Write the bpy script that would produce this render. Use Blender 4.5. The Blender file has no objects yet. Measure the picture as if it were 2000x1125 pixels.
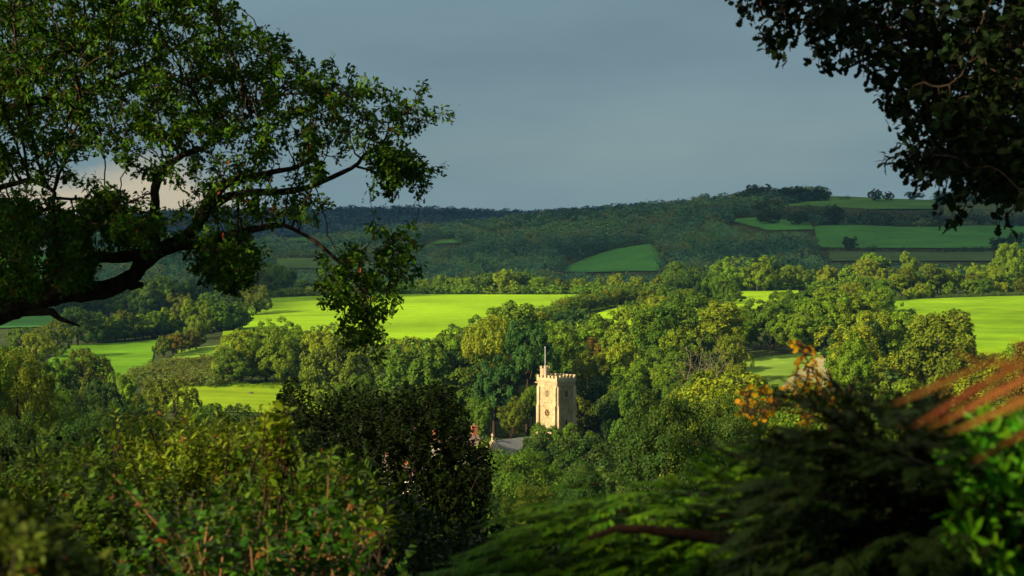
import bpy, math, random
import numpy as np
R = math.radians
SC = bpy.context.scene
COL = SC.collection
random.seed(5); RNG = np.random.default_rng(5)

# ------------------------------------------------------------------ camera, light, exposure
F = 3889.0            # focal length in photo pixels (70 mm on a 36 mm sensor, 2000 px wide)
HZ = 450.0            # photo row of eye level
PITCH = math.atan((562.5 - HZ) / F)
cam = bpy.data.cameras.new('camera'); cam.lens = 70; cam.sensor_width = 36
cam.clip_start = 0.1; cam.clip_end = 20000
cam.dof.use_dof = True; cam.dof.focus_distance = 400; cam.dof.aperture_fstop = 8.0
camo = bpy.data.objects.new('camera', cam); COL.objects.link(camo)
camo.location = (0, 0, 0); camo.rotation_euler = (math.pi/2 - PITCH, 0, 0)
SC.camera = camo
SC.view_settings.view_transform = 'Standard'; SC.view_settings.look = 'None'
SC.view_settings.exposure = 0.85; SC.view_settings.gamma = 1
SUN_EL = 25.0; SUN_H = (-0.80, -0.60)          # horizontal direction towards the sun
_n = math.hypot(*SUN_H); SUN_H = (SUN_H[0]/_n, SUN_H[1]/_n)
S = np.array([SUN_H[0]*math.cos(R(SUN_EL)), SUN_H[1]*math.cos(R(SUN_EL)), math.sin(R(SUN_EL))])
sl = bpy.data.lights.new('sun', 'SUN'); sl.energy = 5.0; sl.angle = R(0.5); sl.color = (1.0, 0.83, 0.54)
so = bpy.data.objects.new('sun', sl); COL.objects.link(so)
so.rotation_euler = (math.pi/2 - R(SUN_EL), 0, math.atan2(S[0], -S[1]))
SC.cycles.use_denoising = True
SC.cycles.max_bounces = 6; SC.cycles.diffuse_bounces = 3; SC.cycles.transmission_bounces = 3
SC.cycles.glossy_bounces = 2; SC.cycles.volume_bounces = 0; SC.cycles.use_fast_gi = False

def nodes_of(m):
    m.use_nodes = True; nt = m.node_tree; nt.nodes.clear(); return nt, nt.nodes, nt.links
w = bpy.data.worlds.new('World'); SC.world = w
nt, N, L = nodes_of(w)
out = N.new('ShaderNodeOutputWorld'); bg = N.new('ShaderNodeBackground'); bg.inputs[1].default_value = 1.0
sky = N.new('ShaderNodeTexSky'); sky.sky_type = 'NISHITA'; sky.sun_disc = False
sky.sun_elevation = R(SUN_EL); sky.sun_rotation = math.atan2(S[0], S[1]); sky.air_density = 1.2; sky.dust_density = 1.5
skm = N.new('ShaderNodeVectorMath'); skm.operation = 'SCALE'; skm.inputs['Scale'].default_value = 0.05
L.new(sky.outputs[0], skm.inputs[0])
tc = N.new('ShaderNodeTexCoord'); sep = N.new('ShaderNodeSeparateXYZ'); L.new(tc.outputs['Generated'], sep.inputs[0])
# slate storm cloud: colour runs with elevation, broken by stretched noise
mp = N.new('ShaderNodeMapping'); mp.inputs['Scale'].default_value = (1, 1, 4.0); L.new(tc.outputs['Generated'], mp.inputs[0])
n1 = N.new('ShaderNodeTexNoise'); n1.inputs['Scale'].default_value = 4; n1.inputs['Detail'].default_value = 5; L.new(mp.outputs[0], n1.inputs[0])
mr = N.new('ShaderNodeMapRange'); mr.inputs[1].default_value = -0.02; mr.inputs[2].default_value = 0.16; L.new(sep.outputs[2], mr.inputs[0])
ad = N.new('ShaderNodeMath'); ad.operation = 'MULTIPLY_ADD'; ad.inputs[1].default_value = 1.7; L.new(n1.outputs[0], ad.inputs[0]); L.new(mr.outputs[0], ad.inputs[2])
sb = N.new('ShaderNodeMath'); sb.operation = 'SUBTRACT'; sb.inputs[1].default_value = 0.85; L.new(ad.outputs[0], sb.inputs[0])
cr = N.new('ShaderNodeValToRGB'); L.new(sb.outputs[0], cr.inputs[0])
cr.color_ramp.elements[0].color = (0.145, 0.212, 0.222, 1); cr.color_ramp.elements[0].position = 0.05
cr.color_ramp.elements[1].color = (0.080, 0.128, 0.160, 1); cr.color_ramp.elements[1].position = 0.95
e = cr.color_ramp.elements.new(0.5); e.color = (0.104, 0.165, 0.195, 1)
# pale sunlit cumulus low on the left of the view
mp2 = N.new('ShaderNodeMapping'); mp2.inputs['Scale'].default_value = (1, 1, 2.2); L.new(tc.outputs['Generated'], mp2.inputs[0])
n2 = N.new('ShaderNodeTexNoise'); n2.inputs['Scale'].default_value = 16; n2.inputs['Detail'].default_value = 6; L.new(mp2.outputs[0], n2.inputs[0])
a1 = N.new('ShaderNodeMapRange'); a1.inputs[1].default_value = -0.085; a1.inputs[2].default_value = -0.17; L.new(sep.outputs[0], a1.inputs[0])
a2 = N.new('ShaderNodeMapRange'); a2.inputs[1].default_value = 0.050; a2.inputs[2].default_value = 0.016; L.new(sep.outputs[2], a2.inputs[0])
a3 = N.new('ShaderNodeMapRange'); a3.inputs[1].default_value = -0.01; a3.inputs[2].default_value = 0.012; L.new(sep.outputs[2], a3.inputs[0])
mA = N.new('ShaderNodeMath'); mA.operation = 'MULTIPLY'; L.new(a1.outputs[0], mA.inputs[0]); L.new(a2.outputs[0], mA.inputs[1])
mB = N.new('ShaderNodeMath'); mB.operation = 'MULTIPLY'; L.new(mA.outputs[0], mB.inputs[0]); L.new(a3.outputs[0], mB.inputs[1])
mC = N.new('ShaderNodeMath'); mC.operation = 'MULTIPLY_ADD'; mC.inputs[1].default_value = 1.1; L.new(n2.outputs[0], mC.inputs[0]); L.new(mB.outputs[0], mC.inputs[2])
mD = N.new('ShaderNodeMapRange'); mD.inputs[1].default_value = 0.95; mD.inputs[2].default_value = 1.35; L.new(mC.outputs[0], mD.inputs[0])
mx = N.new('ShaderNodeMix'); mx.data_type = 'RGBA'; L.new(mD.outputs[0], mx.inputs[0]); L.new(cr.outputs[0], mx.inputs[6]); mx.inputs[7].default_value = (0.44, 0.37, 0.24, 1)
mx2 = N.new('ShaderNodeMix'); mx2.data_type = 'RGBA'; mx2.inputs[0].default_value = 0.92; L.new(skm.outputs[0], mx2.inputs[6]); L.new(mx.outputs[2], mx2.inputs[7])
# heavier cloud overhead, brighter broken sky towards the sun (behind the viewer)
dk = N.new('ShaderNodeMapRange'); dk.inputs[1].default_value = .15; dk.inputs[2].default_value = .6; dk.inputs[3].default_value = 1; dk.inputs[4].default_value = .42; L.new(sep.outputs[2], dk.inputs[0])
dt = N.new('ShaderNodeVectorMath'); dt.operation = 'DOT_PRODUCT'; dt.inputs[1].default_value = tuple(S); L.new(tc.outputs['Generated'], dt.inputs[0])
gl = N.new('ShaderNodeMapRange'); gl.inputs[1].default_value = .4; gl.inputs[2].default_value = 1; gl.inputs[3].default_value = 1; gl.inputs[4].default_value = 3.5; L.new(dt.outputs['Value'], gl.inputs[0])
ml = N.new('ShaderNodeMath'); ml.operation = 'MULTIPLY'; L.new(dk.outputs[0], ml.inputs[0]); L.new(gl.outputs[0], ml.inputs[1])
L.new(ml.outputs[0], bg.inputs[1]); L.new(mx2.outputs[2], bg.inputs[0]); L.new(bg.outputs[0], out.inputs[0])

# ------------------------------------------------------------------ helpers
def ray(u, v):
    xc = (u-1000)/F; yc = (562.5-v)/F
    return np.array([xc, math.cos(PITCH)+yc*math.sin(PITCH), -math.sin(PITCH)+yc*math.cos(PITCH)])
def at(u, v, D):                     # point on the sight line of photo pixel (u, v) at distance D ahead
    d = ray(u, v); return d*(D/d[1])
def proj(p):
    x, y, z = p; f = y*math.cos(PITCH)-z*math.sin(PITCH); up = y*math.sin(PITCH)+z*math.cos(PITCH)
    return 1000+F*x/f, 562.5-F*up/f

def mesh_np(name, V, faces):         # faces: list of (n,k) index arrays
    me = bpy.data.meshes.new(name); V = np.asarray(V, np.float32)
    faces = [np.asarray(f, np.int32) for f in faces if len(f)]
    me.vertices.add(len(V)); me.vertices.foreach_set('co', V.ravel())
    nl = sum(f.size for f in faces); npoly = sum(len(f) for f in faces)
    me.loops.add(nl); me.loops.foreach_set('vertex_index', np.concatenate([f.ravel() for f in faces]))
    st = []; o = 0
    for f in faces:
        st.append(o + np.arange(len(f))*f.shape[1]); o += f.size
    me.polygons.add(npoly); me.polygons.foreach_set('loop_start', np.concatenate(st).astype(np.int32))
    me.update(calc_edges=True); return me
class MB:                            # collects pieces of one mesh
    def __init__(s): s.V = []; s.F = {}; s.n = 0
    def add(s, V, faces):
        V = np.asarray(V, float)
        for f in faces:
            f = np.asarray(f, int)
            if len(f): s.F.setdefault(f.shape[1], []).append(f+s.n)
        s.V.append(V); s.n += len(V); return s
    def box(s, c, d, rz=0.0, top=1.0):
        q = np.array([[x, y, z] for z in (-.5, .5) for x, y in ((-.5, -.5), (.5, -.5), (.5, .5), (-.5, .5))])
        q[4:, :2] *= top; q = q*np.array(d); ca, sa = math.cos(rz), math.sin(rz)
        q = np.stack([q[:, 0]*ca-q[:, 1]*sa, q[:, 0]*sa+q[:, 1]*ca, q[:, 2]], 1)+np.array(c)
        return s.add(q, [[[3, 2, 1, 0], [4, 5, 6, 7], [0, 1, 5, 4], [1, 2, 6, 5], [2, 3, 7, 6], [3, 0, 4, 7]]])
    def tube(s, pts, rad, k=7, bump=0.0, rng=RNG, cap=True):
        pts = np.asarray(pts, float); rad = np.broadcast_to(rad, (len(pts),)).astype(float); n = len(pts)
        T = np.gradient(pts, axis=0); T /= np.linalg.norm(T, axis=1)[:, None]+1e-9
        ref = np.array([0, 0, 1.0]) if abs(T[0][2]) < .8 else np.array([1.0, 0, 0]); V = []
        for i in range(n):
            a = np.cross(T[i], ref); a /= np.linalg.norm(a)+1e-9; b = np.cross(T[i], a); ref = np.cross(a, T[i]) if abs(np.dot(ref, T[i])) < .9 else ref
            th = np.arange(k)*2*math.pi/k; rr = rad[i]*(1+bump*rng.uniform(-1, 1, k))
            V.append(pts[i]+np.outer(np.cos(th)*rr, a)+np.outer(np.sin(th)*rr, b))
        V = np.concatenate(V); Q = []
        for i in range(n-1):
            for j in range(k):
                Q.append([i*k+j, i*k+(j+1) % k, (i+1)*k+(j+1) % k, (i+1)*k+j])
        s.add(V, [Q]+([[list(range(k))[::-1]], [[(n-1)*k+j for j in range(k)]]] if cap else []))
        return s
    def mesh(s, name): return mesh_np(name, np.concatenate(s.V), [np.concatenate(v) for v in s.F.values()])
    def build(s, name, mat, parent=None, smooth=False):
        return link(name, s.mesh(name), mat, parent, smooth)
def link(name, me, mat, parent=None, smooth=False, loc=None):
    if mat is not None and not me.materials: me.materials.append(mat)
    if len(me.polygons) < 200000: me.polygons.foreach_set('use_smooth', np.full(len(me.polygons), bool(smooth)))
    o = bpy.data.objects.new(name, me); COL.objects.link(o)
    if parent is not None: o.parent = parent
    if loc is not None: o.location = loc
    return o
def tag(o, label=None, cat=None, group=None, kind=None):
    for k, v in (('label', label), ('category', cat), ('group', group), ('kind', kind)):
        if v: o[k] = v
    return o
def empty(name, loc, label=None, cat=None, group=None, rz=0):
    o = bpy.data.objects.new(name, None); COL.objects.link(o); o.location = loc; o.rotation_euler[2] = rz
    o.empty_display_size = .3; return tag(o, label, cat, group)
def unit(a): return a/(np.linalg.norm(a, axis=-1, keepdims=True)+1e-9)

# ------------------------------------------------------------------ materials
def principled(name, col, rough=.8, spec=.3, noise=None, bump=0, coords='Object', c2=None, scale2=None, metal=0):
    m = bpy.data.materials.new(name); nt, N, L = nodes_of(m)
    o = N.new('ShaderNodeOutputMaterial'); p = N.new('ShaderNodeBsdfPrincipled'); L.new(p.outputs[0], o.inputs[0])
    p.inputs['Roughness'].default_value = rough; p.inputs['Specular IOR Level'].default_value = spec; p.inputs['Metallic'].default_value = metal
    p.inputs['Base Color'].default_value = (*col, 1)
    if noise:
        t = N.new('ShaderNodeTexCoord'); n = N.new('ShaderNodeTexNoise'); n.inputs['Scale'].default_value = noise; n.inputs['Detail'].default_value = 6
        n.inputs['Roughness'].default_value = .65
        L.new(t.outputs[coords], n.inputs[0]); c = N.new('ShaderNodeValToRGB'); L.new(n.outputs[0], c.inputs[0])
        b = c2 or tuple(x*.55 for x in col)
        c.color_ramp.elements[0].color = (*b, 1); c.color_ramp.elements[0].position = .33
        c.color_ramp.elements[1].color = (*col, 1); c.color_ramp.elements[1].position = .66
        src = c.outputs[0]
        if scale2:
            n3 = N.new('ShaderNodeTexNoise'); n3.inputs['Scale'].default_value = scale2; n3.inputs['Detail'].default_value = 3; L.new(t.outputs[coords], n3.inputs[0])
            r3 = N.new('ShaderNodeMapRange'); r3.inputs[1].default_value = .3; r3.inputs[2].default_value = .7; r3.inputs[3].default_value = .72; r3.inputs[4].default_value = 1.2; L.new(n3.outputs[0], r3.inputs[0])
            v = N.new('ShaderNodeVectorMath'); v.operation = 'SCALE'; L.new(src, v.inputs[0]); L.new(r3.outputs[0], v.inputs['Scale']); src = v.outputs[0]
        L.new(src, p.inputs['Base Color'])
        if bump:
            bn = N.new('ShaderNodeBump'); bn.inputs['Strength'].default_value = bump; bn.inputs['Distance'].default_value = .05
            L.new(n.outputs[0], bn.inputs['Height']); L.new(bn.outputs[0], p.inputs['Normal'])
    return m
def foliage(name, col=None, var=.35, hue=.03, transl=.18, rough=.6, spec=.10, tint=None, tscale=.5, tamt=.5, coords='Object', sprinkle=None, samt=.05):
    """leaf material: col None = the object's own colour; each leaf (mesh island) varies; clumps drift towards tint"""
    m = bpy.data.materials.new(name); nt, N, L = nodes_of(m)
    o = N.new('ShaderNodeOutputMaterial'); p = N.new('ShaderNodeBsdfPrincipled'); tr = N.new('ShaderNodeBsdfTranslucent'); mix = N.new('ShaderNodeMixShader')
    p.inputs['Roughness'].default_value = rough; p.inputs['Specular IOR Level'].default_value = spec
    if col is None: base = N.new('ShaderNodeObjectInfo').outputs['Color']
    else:
        c = N.new('ShaderNodeRGB'); c.outputs[0].default_value = (*col, 1); base = c.outputs[0]
    g = N.new('ShaderNodeNewGeometry'); rnd = g.outputs['Random Per Island']
    if tint:
        t = N.new('ShaderNodeTexCoord'); n = N.new('ShaderNodeTexNoise'); n.inputs['Scale'].default_value = tscale; n.inputs['Detail'].default_value = 4
        L.new(t.outputs[coords], n.inputs[0]); r = N.new('ShaderNodeMapRange'); r.inputs[1].default_value = .48; r.inputs[2].default_value = .72; r.inputs[4].default_value = tamt
        L.new(n.outputs[0], r.inputs[0]); mt = N.new('ShaderNodeMix'); mt.data_type = 'RGBA'; L.new(r.outputs[0], mt.inputs[0]); L.new(base, mt.inputs[6]); mt.inputs[7].default_value = (*tint, 1); base = mt.outputs[2]
    if sprinkle:
        gt = N.new('ShaderNodeMath'); gt.operation = 'LESS_THAN'; gt.inputs[1].default_value = samt; L.new(rnd, gt.inputs[0])
        ms = N.new('ShaderNodeMix'); ms.data_type = 'RGBA'; L.new(gt.outputs[0], ms.inputs[0]); L.new(base, ms.inputs[6]); ms.inputs[7].default_value = (*sprinkle, 1); base = ms.outputs[2]
    h = N.new('ShaderNodeHueSaturation')
    r1 = N.new('ShaderNodeMapRange'); r1.inputs[3].default_value = .5-hue; r1.inputs[4].default_value = .5+hue*.5; L.new(rnd, r1.inputs[0]); L.new(r1.outputs[0], h.inputs['Hue'])
    fr = N.new('ShaderNodeMath'); fr.operation = 'MULTIPLY'; fr.inputs[1].default_value = 7.31; L.new(rnd, fr.inputs[0])
    fc = N.new('ShaderNodeMath'); fc.operation = 'FRACT'; L.new(fr.outputs[0], fc.inputs[0])
    r2 = N.new('ShaderNodeMapRange'); r2.inputs[3].default_value = 1-var; r2.inputs[4].default_value = 1+var; L.new(fc.outputs[0], r2.inputs[0]); L.new(r2.outputs[0], h.inputs['Value'])
    L.new(base, h.inputs['Color']); L.new(h.outputs[0], p.inputs['Base Color'])
    tcv = N.new('ShaderNodeMix'); tcv.data_type = 'RGBA'; tcv.blend_type = 'MULTIPLY'; tcv.inputs[0].default_value = 1; L.new(h.outputs[0], tcv.inputs[6]); tcv.inputs[7].default_value = (1.5, 1.35, .5, 1)
    L.new(tcv.outputs[2], tr.inputs[0]); mix.inputs[0].default_value = transl
    L.new(p.outputs[0], mix.inputs[1]); L.new(tr.outputs[0], mix.inputs[2]); L.new(mix.outputs[0], o.inputs[0])
    return m
M = {}
M['tree'] = foliage('tree_foliage', None, tint=(.15, .17, .010), tscale=.28, tamt=.3, var=.45)
M['plain'] = foliage('plain_foliage', None, var=.4, tint=(.12, .15, .02), tscale=.2, tamt=.3)
M['far'] = foliage('far_foliage', (.075, .155, .060), var=.14, hue=.01, tint=(.16, .22, .06), tscale=.05, tamt=.9, transl=.1)
M['farblue'] = foliage('hazed_far_ridge_foliage', (.035, .095, .125), var=.12, transl=.1)  # leaf colour blued to stand for distance haze
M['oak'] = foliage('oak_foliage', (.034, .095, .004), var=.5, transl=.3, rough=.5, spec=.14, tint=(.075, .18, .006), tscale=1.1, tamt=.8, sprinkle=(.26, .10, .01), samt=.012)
M['oakshade'] = foliage('shaded_oak_foliage', (.009, .020, .004), var=.4, transl=.12, rough=.6, spec=.1)  # oak leaves darkened so the colour itself carries deep shade
M['bark'] = principled('bark', (.075, .050, .033), .95, .1, noise=9, c2=(.02, .014, .01), bump=.6)
M['palebark'] = principled('pale_bark', (.26, .22, .13), .9, .1, noise=4, c2=(.15, .12, .07))

# ------------------------------------------------------------------ terrain
DS = [0, 6, 12, 20, 50, 100, 200, 300, 400, 450, 500, 600, 700, 800, 950, 1050, 1300, 1600, 1900, 2150, 2500, 3000, 3500, 3900, 4500, 6000, 9000]
CS = [-3000, 0, 250, 500, 1000, 1250, 1500, 2000, 5000]
NEAR = [-1.7, -1.9, -3.0, -5.6, -15, -26, -38, -43]       # heights below eye level for the first eight distances
NEARL = [-1.7, -1.9, -2.8, -4.6, -11, -18, -27, -34]      # left flank stands higher
ROWS = {                                                  # photo rows of the ground from 400 m on
 0:    [815, 775, 740, 690, 655, 630, 602, 592, 562, 520, 488, 475, 462, 445, 434, 424, 430],
 250:  [825, 785, 745, 697, 660, 628, 602, 592, 570, 535, 503, 490, 474, 452, 436, 422, 430],
 500:  [840, 790, 745, 690, 645, 608, 580, 582, 572, 540, 508, 495, 478, 455, 434, 418, 428],
 1000: [905, 840, 785, 700, 645, 607, 574, 582, 572, 535, 480, 447, 462, 450, 438, 428, 440],
 1250: [900, 820, 760, 680, 625, 598, 570, 578, 560, 515, 455, 420, 440, 430, 415, 403, 430],
 1500: [880, 800, 735, 655, 612, 590, 568, 575, 545, 488, 425, 393, 392, 412, 415, 415, 430],
 2000: [870, 800, 745, 668, 612, 578, 562, 572, 530, 484, 444, 415, 384, 400, 412, 415, 430]}
ROWS[-3000] = ROWS[0]; ROWS[5000] = ROWS[2000]
tab = np.zeros((len(CS), len(DS)))
for i, c in enumerate(CS):
    f = {-3000: 1, 0: 1, 250: .8, 500: .45, 1000: 0, 1250: 0, 1500: 0, 2000: .15, 5000: .3}[c]
    for j in range(8): tab[i, j] = NEAR[j]*(1-f)+NEARL[j]*f
    for j, v in enumerate(ROWS[c]): tab[i, 8+j] = -(v-HZ)/F*DS[8+j]
    tab[i, 25] = -10; tab[i, 26] = -40
gs = np.linspace(-3000, 5000, 161); gd = np.linspace(0, math.log(1+9000/40), 420)
_D = np.array(DS, float); _gl = np.log(1+_D/40)
t1 = np.array([np.interp(gd, _gl, tab[i]) for i in range(len(CS))])
GRID = np.array([np.interp(gs, CS, t1[:, j]) for j in range(len(gd))])      # [gd, gs]
def blur(a, ax, k):
    for _ in range(2):
        p = np.pad(a, [(k, k) if q == ax else (0, 0) for q in (0, 1)], mode='edge'); c = np.cumsum(p, axis=ax)
        c = np.concatenate([np.zeros_like(np.take(c, [0], ax)), c], ax)
        n = a.shape[ax]; a = (np.take(c, range(2*k+1, 2*k+1+n), ax)-np.take(c, range(n), ax))/(2*k+1)
    return a
GRID = blur(blur(GRID, 0, 2), 1, 2)
def ground(x, y):
    x = np.asarray(x, float); y = np.asarray(y, float)
    yy = np.maximum(y, 1.0); s = np.clip(1000+F*x/np.maximum(yy, 15), -3000, 4999.9)
    fi = np.clip(np.log(1+yy/40)/gd[1], 0, 418.99); fj = (s+3000)/50
    i = fi.astype(int); j = np.minimum(fj.astype(int), 159); a = fi-i; b = fj-j
    z = (GRID[i, j]*(1-a)*(1-b)+GRID[i+1, j]*a*(1-b)+GRID[i, j+1]*(1-a)*b+GRID[i+1, j+1]*a*b)
    amp = np.clip((y-60)/400, 0, 1)*np.clip(y/900, .3, 3.0)
    z = z+amp*(.5*np.sin(x*.031+y*.017)+.35*np.sin(x*.011-y*.026+1.3))
    z = z+np.clip((y-1100)/1500, 0, 1)*(5*np.sin(x*.006+y*.002+2)+4*np.sin(x*.0027-y*.0045)+3*np.sin(x*.014+y*.006))
    return z+np.where(y < 0, -y*.06, 0)
def sd(s, D):                         # point on the ground, s = photo column, D = distance ahead
    x = (s-1000)/F*D*1.0; return np.array([x, D, float(ground(x, D))])
def hit(u, v, d0=60, d1=6000):        # where the sight line of a photo pixel meets the ground
    d = ray(u, v); D = d0
    while D < d1:
        p = d*(D/d[1])
        if p[2] < ground(p[0], p[1]): return p
        D *= 1.003
    return d*(d1/d[1])
ys = np.concatenate([np.arange(-90, 60, 3.0), np.geomspace(60, 7000, 330)]); cs_ = np.linspace(-1, 1, 261)
W = np.maximum(150, .8*np.abs(ys)); X = np.outer(W, np.sign(cs_)*np.abs(cs_)**1.25); Y = np.repeat(ys[:, None], len(cs_), 1)
V = np.stack([X, Y, ground(X, Y)], 2).reshape(-1, 3); nr, nc = X.shape
idx = np.arange(nr*nc).reshape(nr, nc)
Q = np.stack([idx[:-1, :-1], idx[:-1, 1:], idx[1:, 1:], idx[1:, :-1]], 2).reshape(-1, 4)
M['ground'] = principled('rough_grass', (.060, .085, .022), .95, .05, noise=.15, c2=(.035, .045, .016), scale2=.02)
tag(link('terrain', mesh_np('terrain', V, [Q]), M['ground'], smooth=True), kind='structure')

def inside(poly, x, y):
    r = np.zeros(np.shape(x), bool); n = len(poly); j = n-1
    for i in range(n):
        xi, yi = poly[i]; xj, yj = poly[j]
        c = ((yi > y) != (yj > y)) & (x < (xj-xi)*(y-yi)/((yj-yi) or 1e-9)+xi); r ^= c; j = i
    return r
FIELDS = []; FPX = []
def field(poly, col, col2=None, lift=.25, name='field', noise=.25, pts='sd', step=None, sc2=.02, keep=True):
    """a meadow draped over the terrain; poly in (column, distance), or photo pixels when pts='px'"""
    if pts == 'px': FPX.append(list(poly))
    if pts == 'px': poly = [(lambda p: (1000+F*p[0]/p[1], p[1]))(hit(u, v, 450 if v < 800 else 200)) for u, v in poly]
    if keep: FIELDS.append(poly)
    d0 = min(p[1] for p in poly); d1 = max(p[1] for p in poly); rows = []; n = 46
    for d in np.linspace(d0+.01, d1-.01, n):
        xs = []
        for i in range(len(poly)):
            (a, b), (c, e) = poly[i], poly[(i+1) % len(poly)]
            if (b-d)*(e-d) < 0: xs.append(a+(c-a)*(d-b)/(e-b))
        xs.sort(); rows.append((d, xs[0], xs[-1]))
    V = []; m = 90
    for d, a, b in rows:
        s = np.linspace(a, b, m); x = (s-1000)/F*d; V.append(np.stack([x, np.full(m, d), ground(x, x*0+d)+lift], 1))
    V = np.concatenate(V); idx = np.arange(n*m).reshape(n, m)
    Q = np.stack([idx[:-1, :-1], idx[:-1, 1:], idx[1:, 1:], idx[1:, :-1]], 2).reshape(-1, 4)
    mat = principled(name+'_grass', col, .95, .05, noise=noise, c2=col2 or tuple(c*.82 for c in col), scale2=sc2)
    nt = mat.node_tree; N, L = nt.nodes, nt.links; p_ = [n_ for n_ in N if n_.type == 'BSDF_PRINCIPLED'][0]; src = p_.inputs['Base Color'].links[0].from_socket
    t_ = N.new('ShaderNodeTexCoord'); m_ = N.new('ShaderNodeMapping'); m_.inputs['Scale'].default_value = (.02, .22, 0); m_.inputs['Rotation'].default_value = (0, 0, .25); L.new(t_.outputs['Object'], m_.inputs[0])
    n_ = N.new('ShaderNodeTexNoise'); n_.inputs['Scale'].default_value = 1; n_.inputs['Detail'].default_value = 5; L.new(m_.outputs[0], n_.inputs[0]); r_ = N.new('ShaderNodeMapRange'); r_.inputs[1].default_value = .3; r_.inputs[2].default_value = .7; r_.inputs[3].default_value = .80; r_.inputs[4].default_value = 1.12; L.new(n_.outputs[0], r_.inputs[0])
    v_ = N.new('ShaderNodeVectorMath'); v_.operation = 'SCALE'; L.new(src, v_.inputs[0]); L.new(r_.outputs[0], v_.inputs['Scale']); L.new(v_.outputs[0], p_.inputs['Base Color'])
    return tag(link(name, mesh_np(name, V, [Q]), mat, smooth=True), kind='structure')
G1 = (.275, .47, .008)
field([(430, 630), (860, 640), (1000, 655), (1060, 690), (1300, 870), (1290, 948), (470, 948), (440, 760)], G1, (.215, .385, .008))
field([(1075, 670), (1500, 640), (1560, 800), (1560, 948), (1310, 948), (1310, 870)], G1, (.29, .49, .008))
field([(1830, 520), (2500, 500), (2500, 800), (1640, 790), (1680, 690)], (.24, .41, .008), (.15, .30, .008), noise=.08)
field([(60, 520), (290, 520), (305, 660), (130, 640)], (.15, .33, .010), (.10, .24, .010))
field([(300, 425), (650, 440), (640, 494), (360, 494)], (.29, .41, .01), (.19, .33, .01))
field([(330, 575), (480, 600), (480, 640), (350, 615)], (.20, .36, .03))
field([(1425, 455), (1600, 455), (1680, 520), (1660, 560), (1440, 545)], (.20, .32, .035), (.13, .22, .03), noise=.12)
field([(1500, 455), (1625, 468), (1665, 508), (1650, 552), (1600, 543), (1545, 500)], (.38, .33, .16), (.28, .26, .11), lift=.45, name='track', noise=.2)
# shaded fields of the far valley side
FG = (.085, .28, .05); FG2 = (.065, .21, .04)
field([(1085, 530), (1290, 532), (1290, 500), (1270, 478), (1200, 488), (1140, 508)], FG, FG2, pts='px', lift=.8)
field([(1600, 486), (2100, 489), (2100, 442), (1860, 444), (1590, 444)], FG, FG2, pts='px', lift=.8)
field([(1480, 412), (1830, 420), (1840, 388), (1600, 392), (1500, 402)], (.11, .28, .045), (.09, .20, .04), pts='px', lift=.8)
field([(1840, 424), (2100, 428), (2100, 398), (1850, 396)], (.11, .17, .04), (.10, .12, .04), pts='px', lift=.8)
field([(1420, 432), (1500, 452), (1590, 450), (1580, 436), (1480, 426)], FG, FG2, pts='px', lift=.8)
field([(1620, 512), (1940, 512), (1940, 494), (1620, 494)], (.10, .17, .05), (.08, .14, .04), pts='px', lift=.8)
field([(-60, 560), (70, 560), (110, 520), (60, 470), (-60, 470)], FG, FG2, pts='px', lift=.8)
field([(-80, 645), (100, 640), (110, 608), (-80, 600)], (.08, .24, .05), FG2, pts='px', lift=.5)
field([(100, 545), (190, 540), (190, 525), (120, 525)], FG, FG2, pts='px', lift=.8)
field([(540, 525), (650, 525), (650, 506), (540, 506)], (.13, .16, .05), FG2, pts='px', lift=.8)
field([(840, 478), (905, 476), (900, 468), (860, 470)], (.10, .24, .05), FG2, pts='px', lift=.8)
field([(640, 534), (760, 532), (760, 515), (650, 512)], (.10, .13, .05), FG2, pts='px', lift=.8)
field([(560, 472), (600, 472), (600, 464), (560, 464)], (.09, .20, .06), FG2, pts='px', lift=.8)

# ------------------------------------------------------------------ trees of the valley
def crown_arrays(rng, rx, rz, zc, nl=15, nsub=13, nleaf=9000, leaf=.30, flat=.0, lr=.42, core=.07, nj=.42):
    """leaf quads on bumps on lobes on an uneven crown"""
    d = unit(rng.normal(size=(nl*3, 3))); d = d[d[:, 2] > -.8][:nl]
    k = rng.uniform(.45, .78, len(d)); C = d*k[:, None]*np.array([rx, rx*rng.uniform(.85, 1.1), rz]); C[:, 2] += zc
    Rl = lr*rx*rng.uniform(.75, 1.2, len(d))
    C = np.vstack([C, [[0, 0, zc]]]); Rl = np.append(Rl, rx*.55)
    n = len(C); sd_ = unit(rng.normal(size=(n, nsub, 3)))
    SCn = (C[:, None]+sd_*(Rl*.78)[:, None, None]).reshape(-1, 3); SR = (np.repeat(Rl, nsub)*.325*rng.uniform(.7, 1.3, n*nsub)); own = np.repeat(np.arange(n), nsub)
    outer = unit(SCn-np.array([0, 0, zc-.2*rz]))
    pick = rng.choice(len(SCn), nleaf*3, p=SR**2/np.sum(SR**2))
    dr = unit(rng.normal(size=(nleaf*3, 3))); m = np.sum(dr*outer[pick], 1) > -.35; pick = pick[m]; dr = dr[m]
    P = SCn[pick]+dr*SR[pick][:, None]*rng.uniform(.65, 1.12, len(pick))[:, None]
    deep = np.zeros(len(P), bool)
    for i in range(n): deep |= (np.linalg.norm(P-C[i], axis=1) < Rl[i]*.72) & (own[pick] != i)
    keep = (~deep) | (rng.random(len(P)) < core); P = P[keep][:nleaf]; dr = dr[keep][:nleaf]
    out_ = unit(P-np.array([0, 0, zc-.3*rz]))
    Nn = unit(dr*.75+out_*.35+rng.normal(size=P.shape)*nj+np.array([0, 0, .18]))
    return P, Nn
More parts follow.
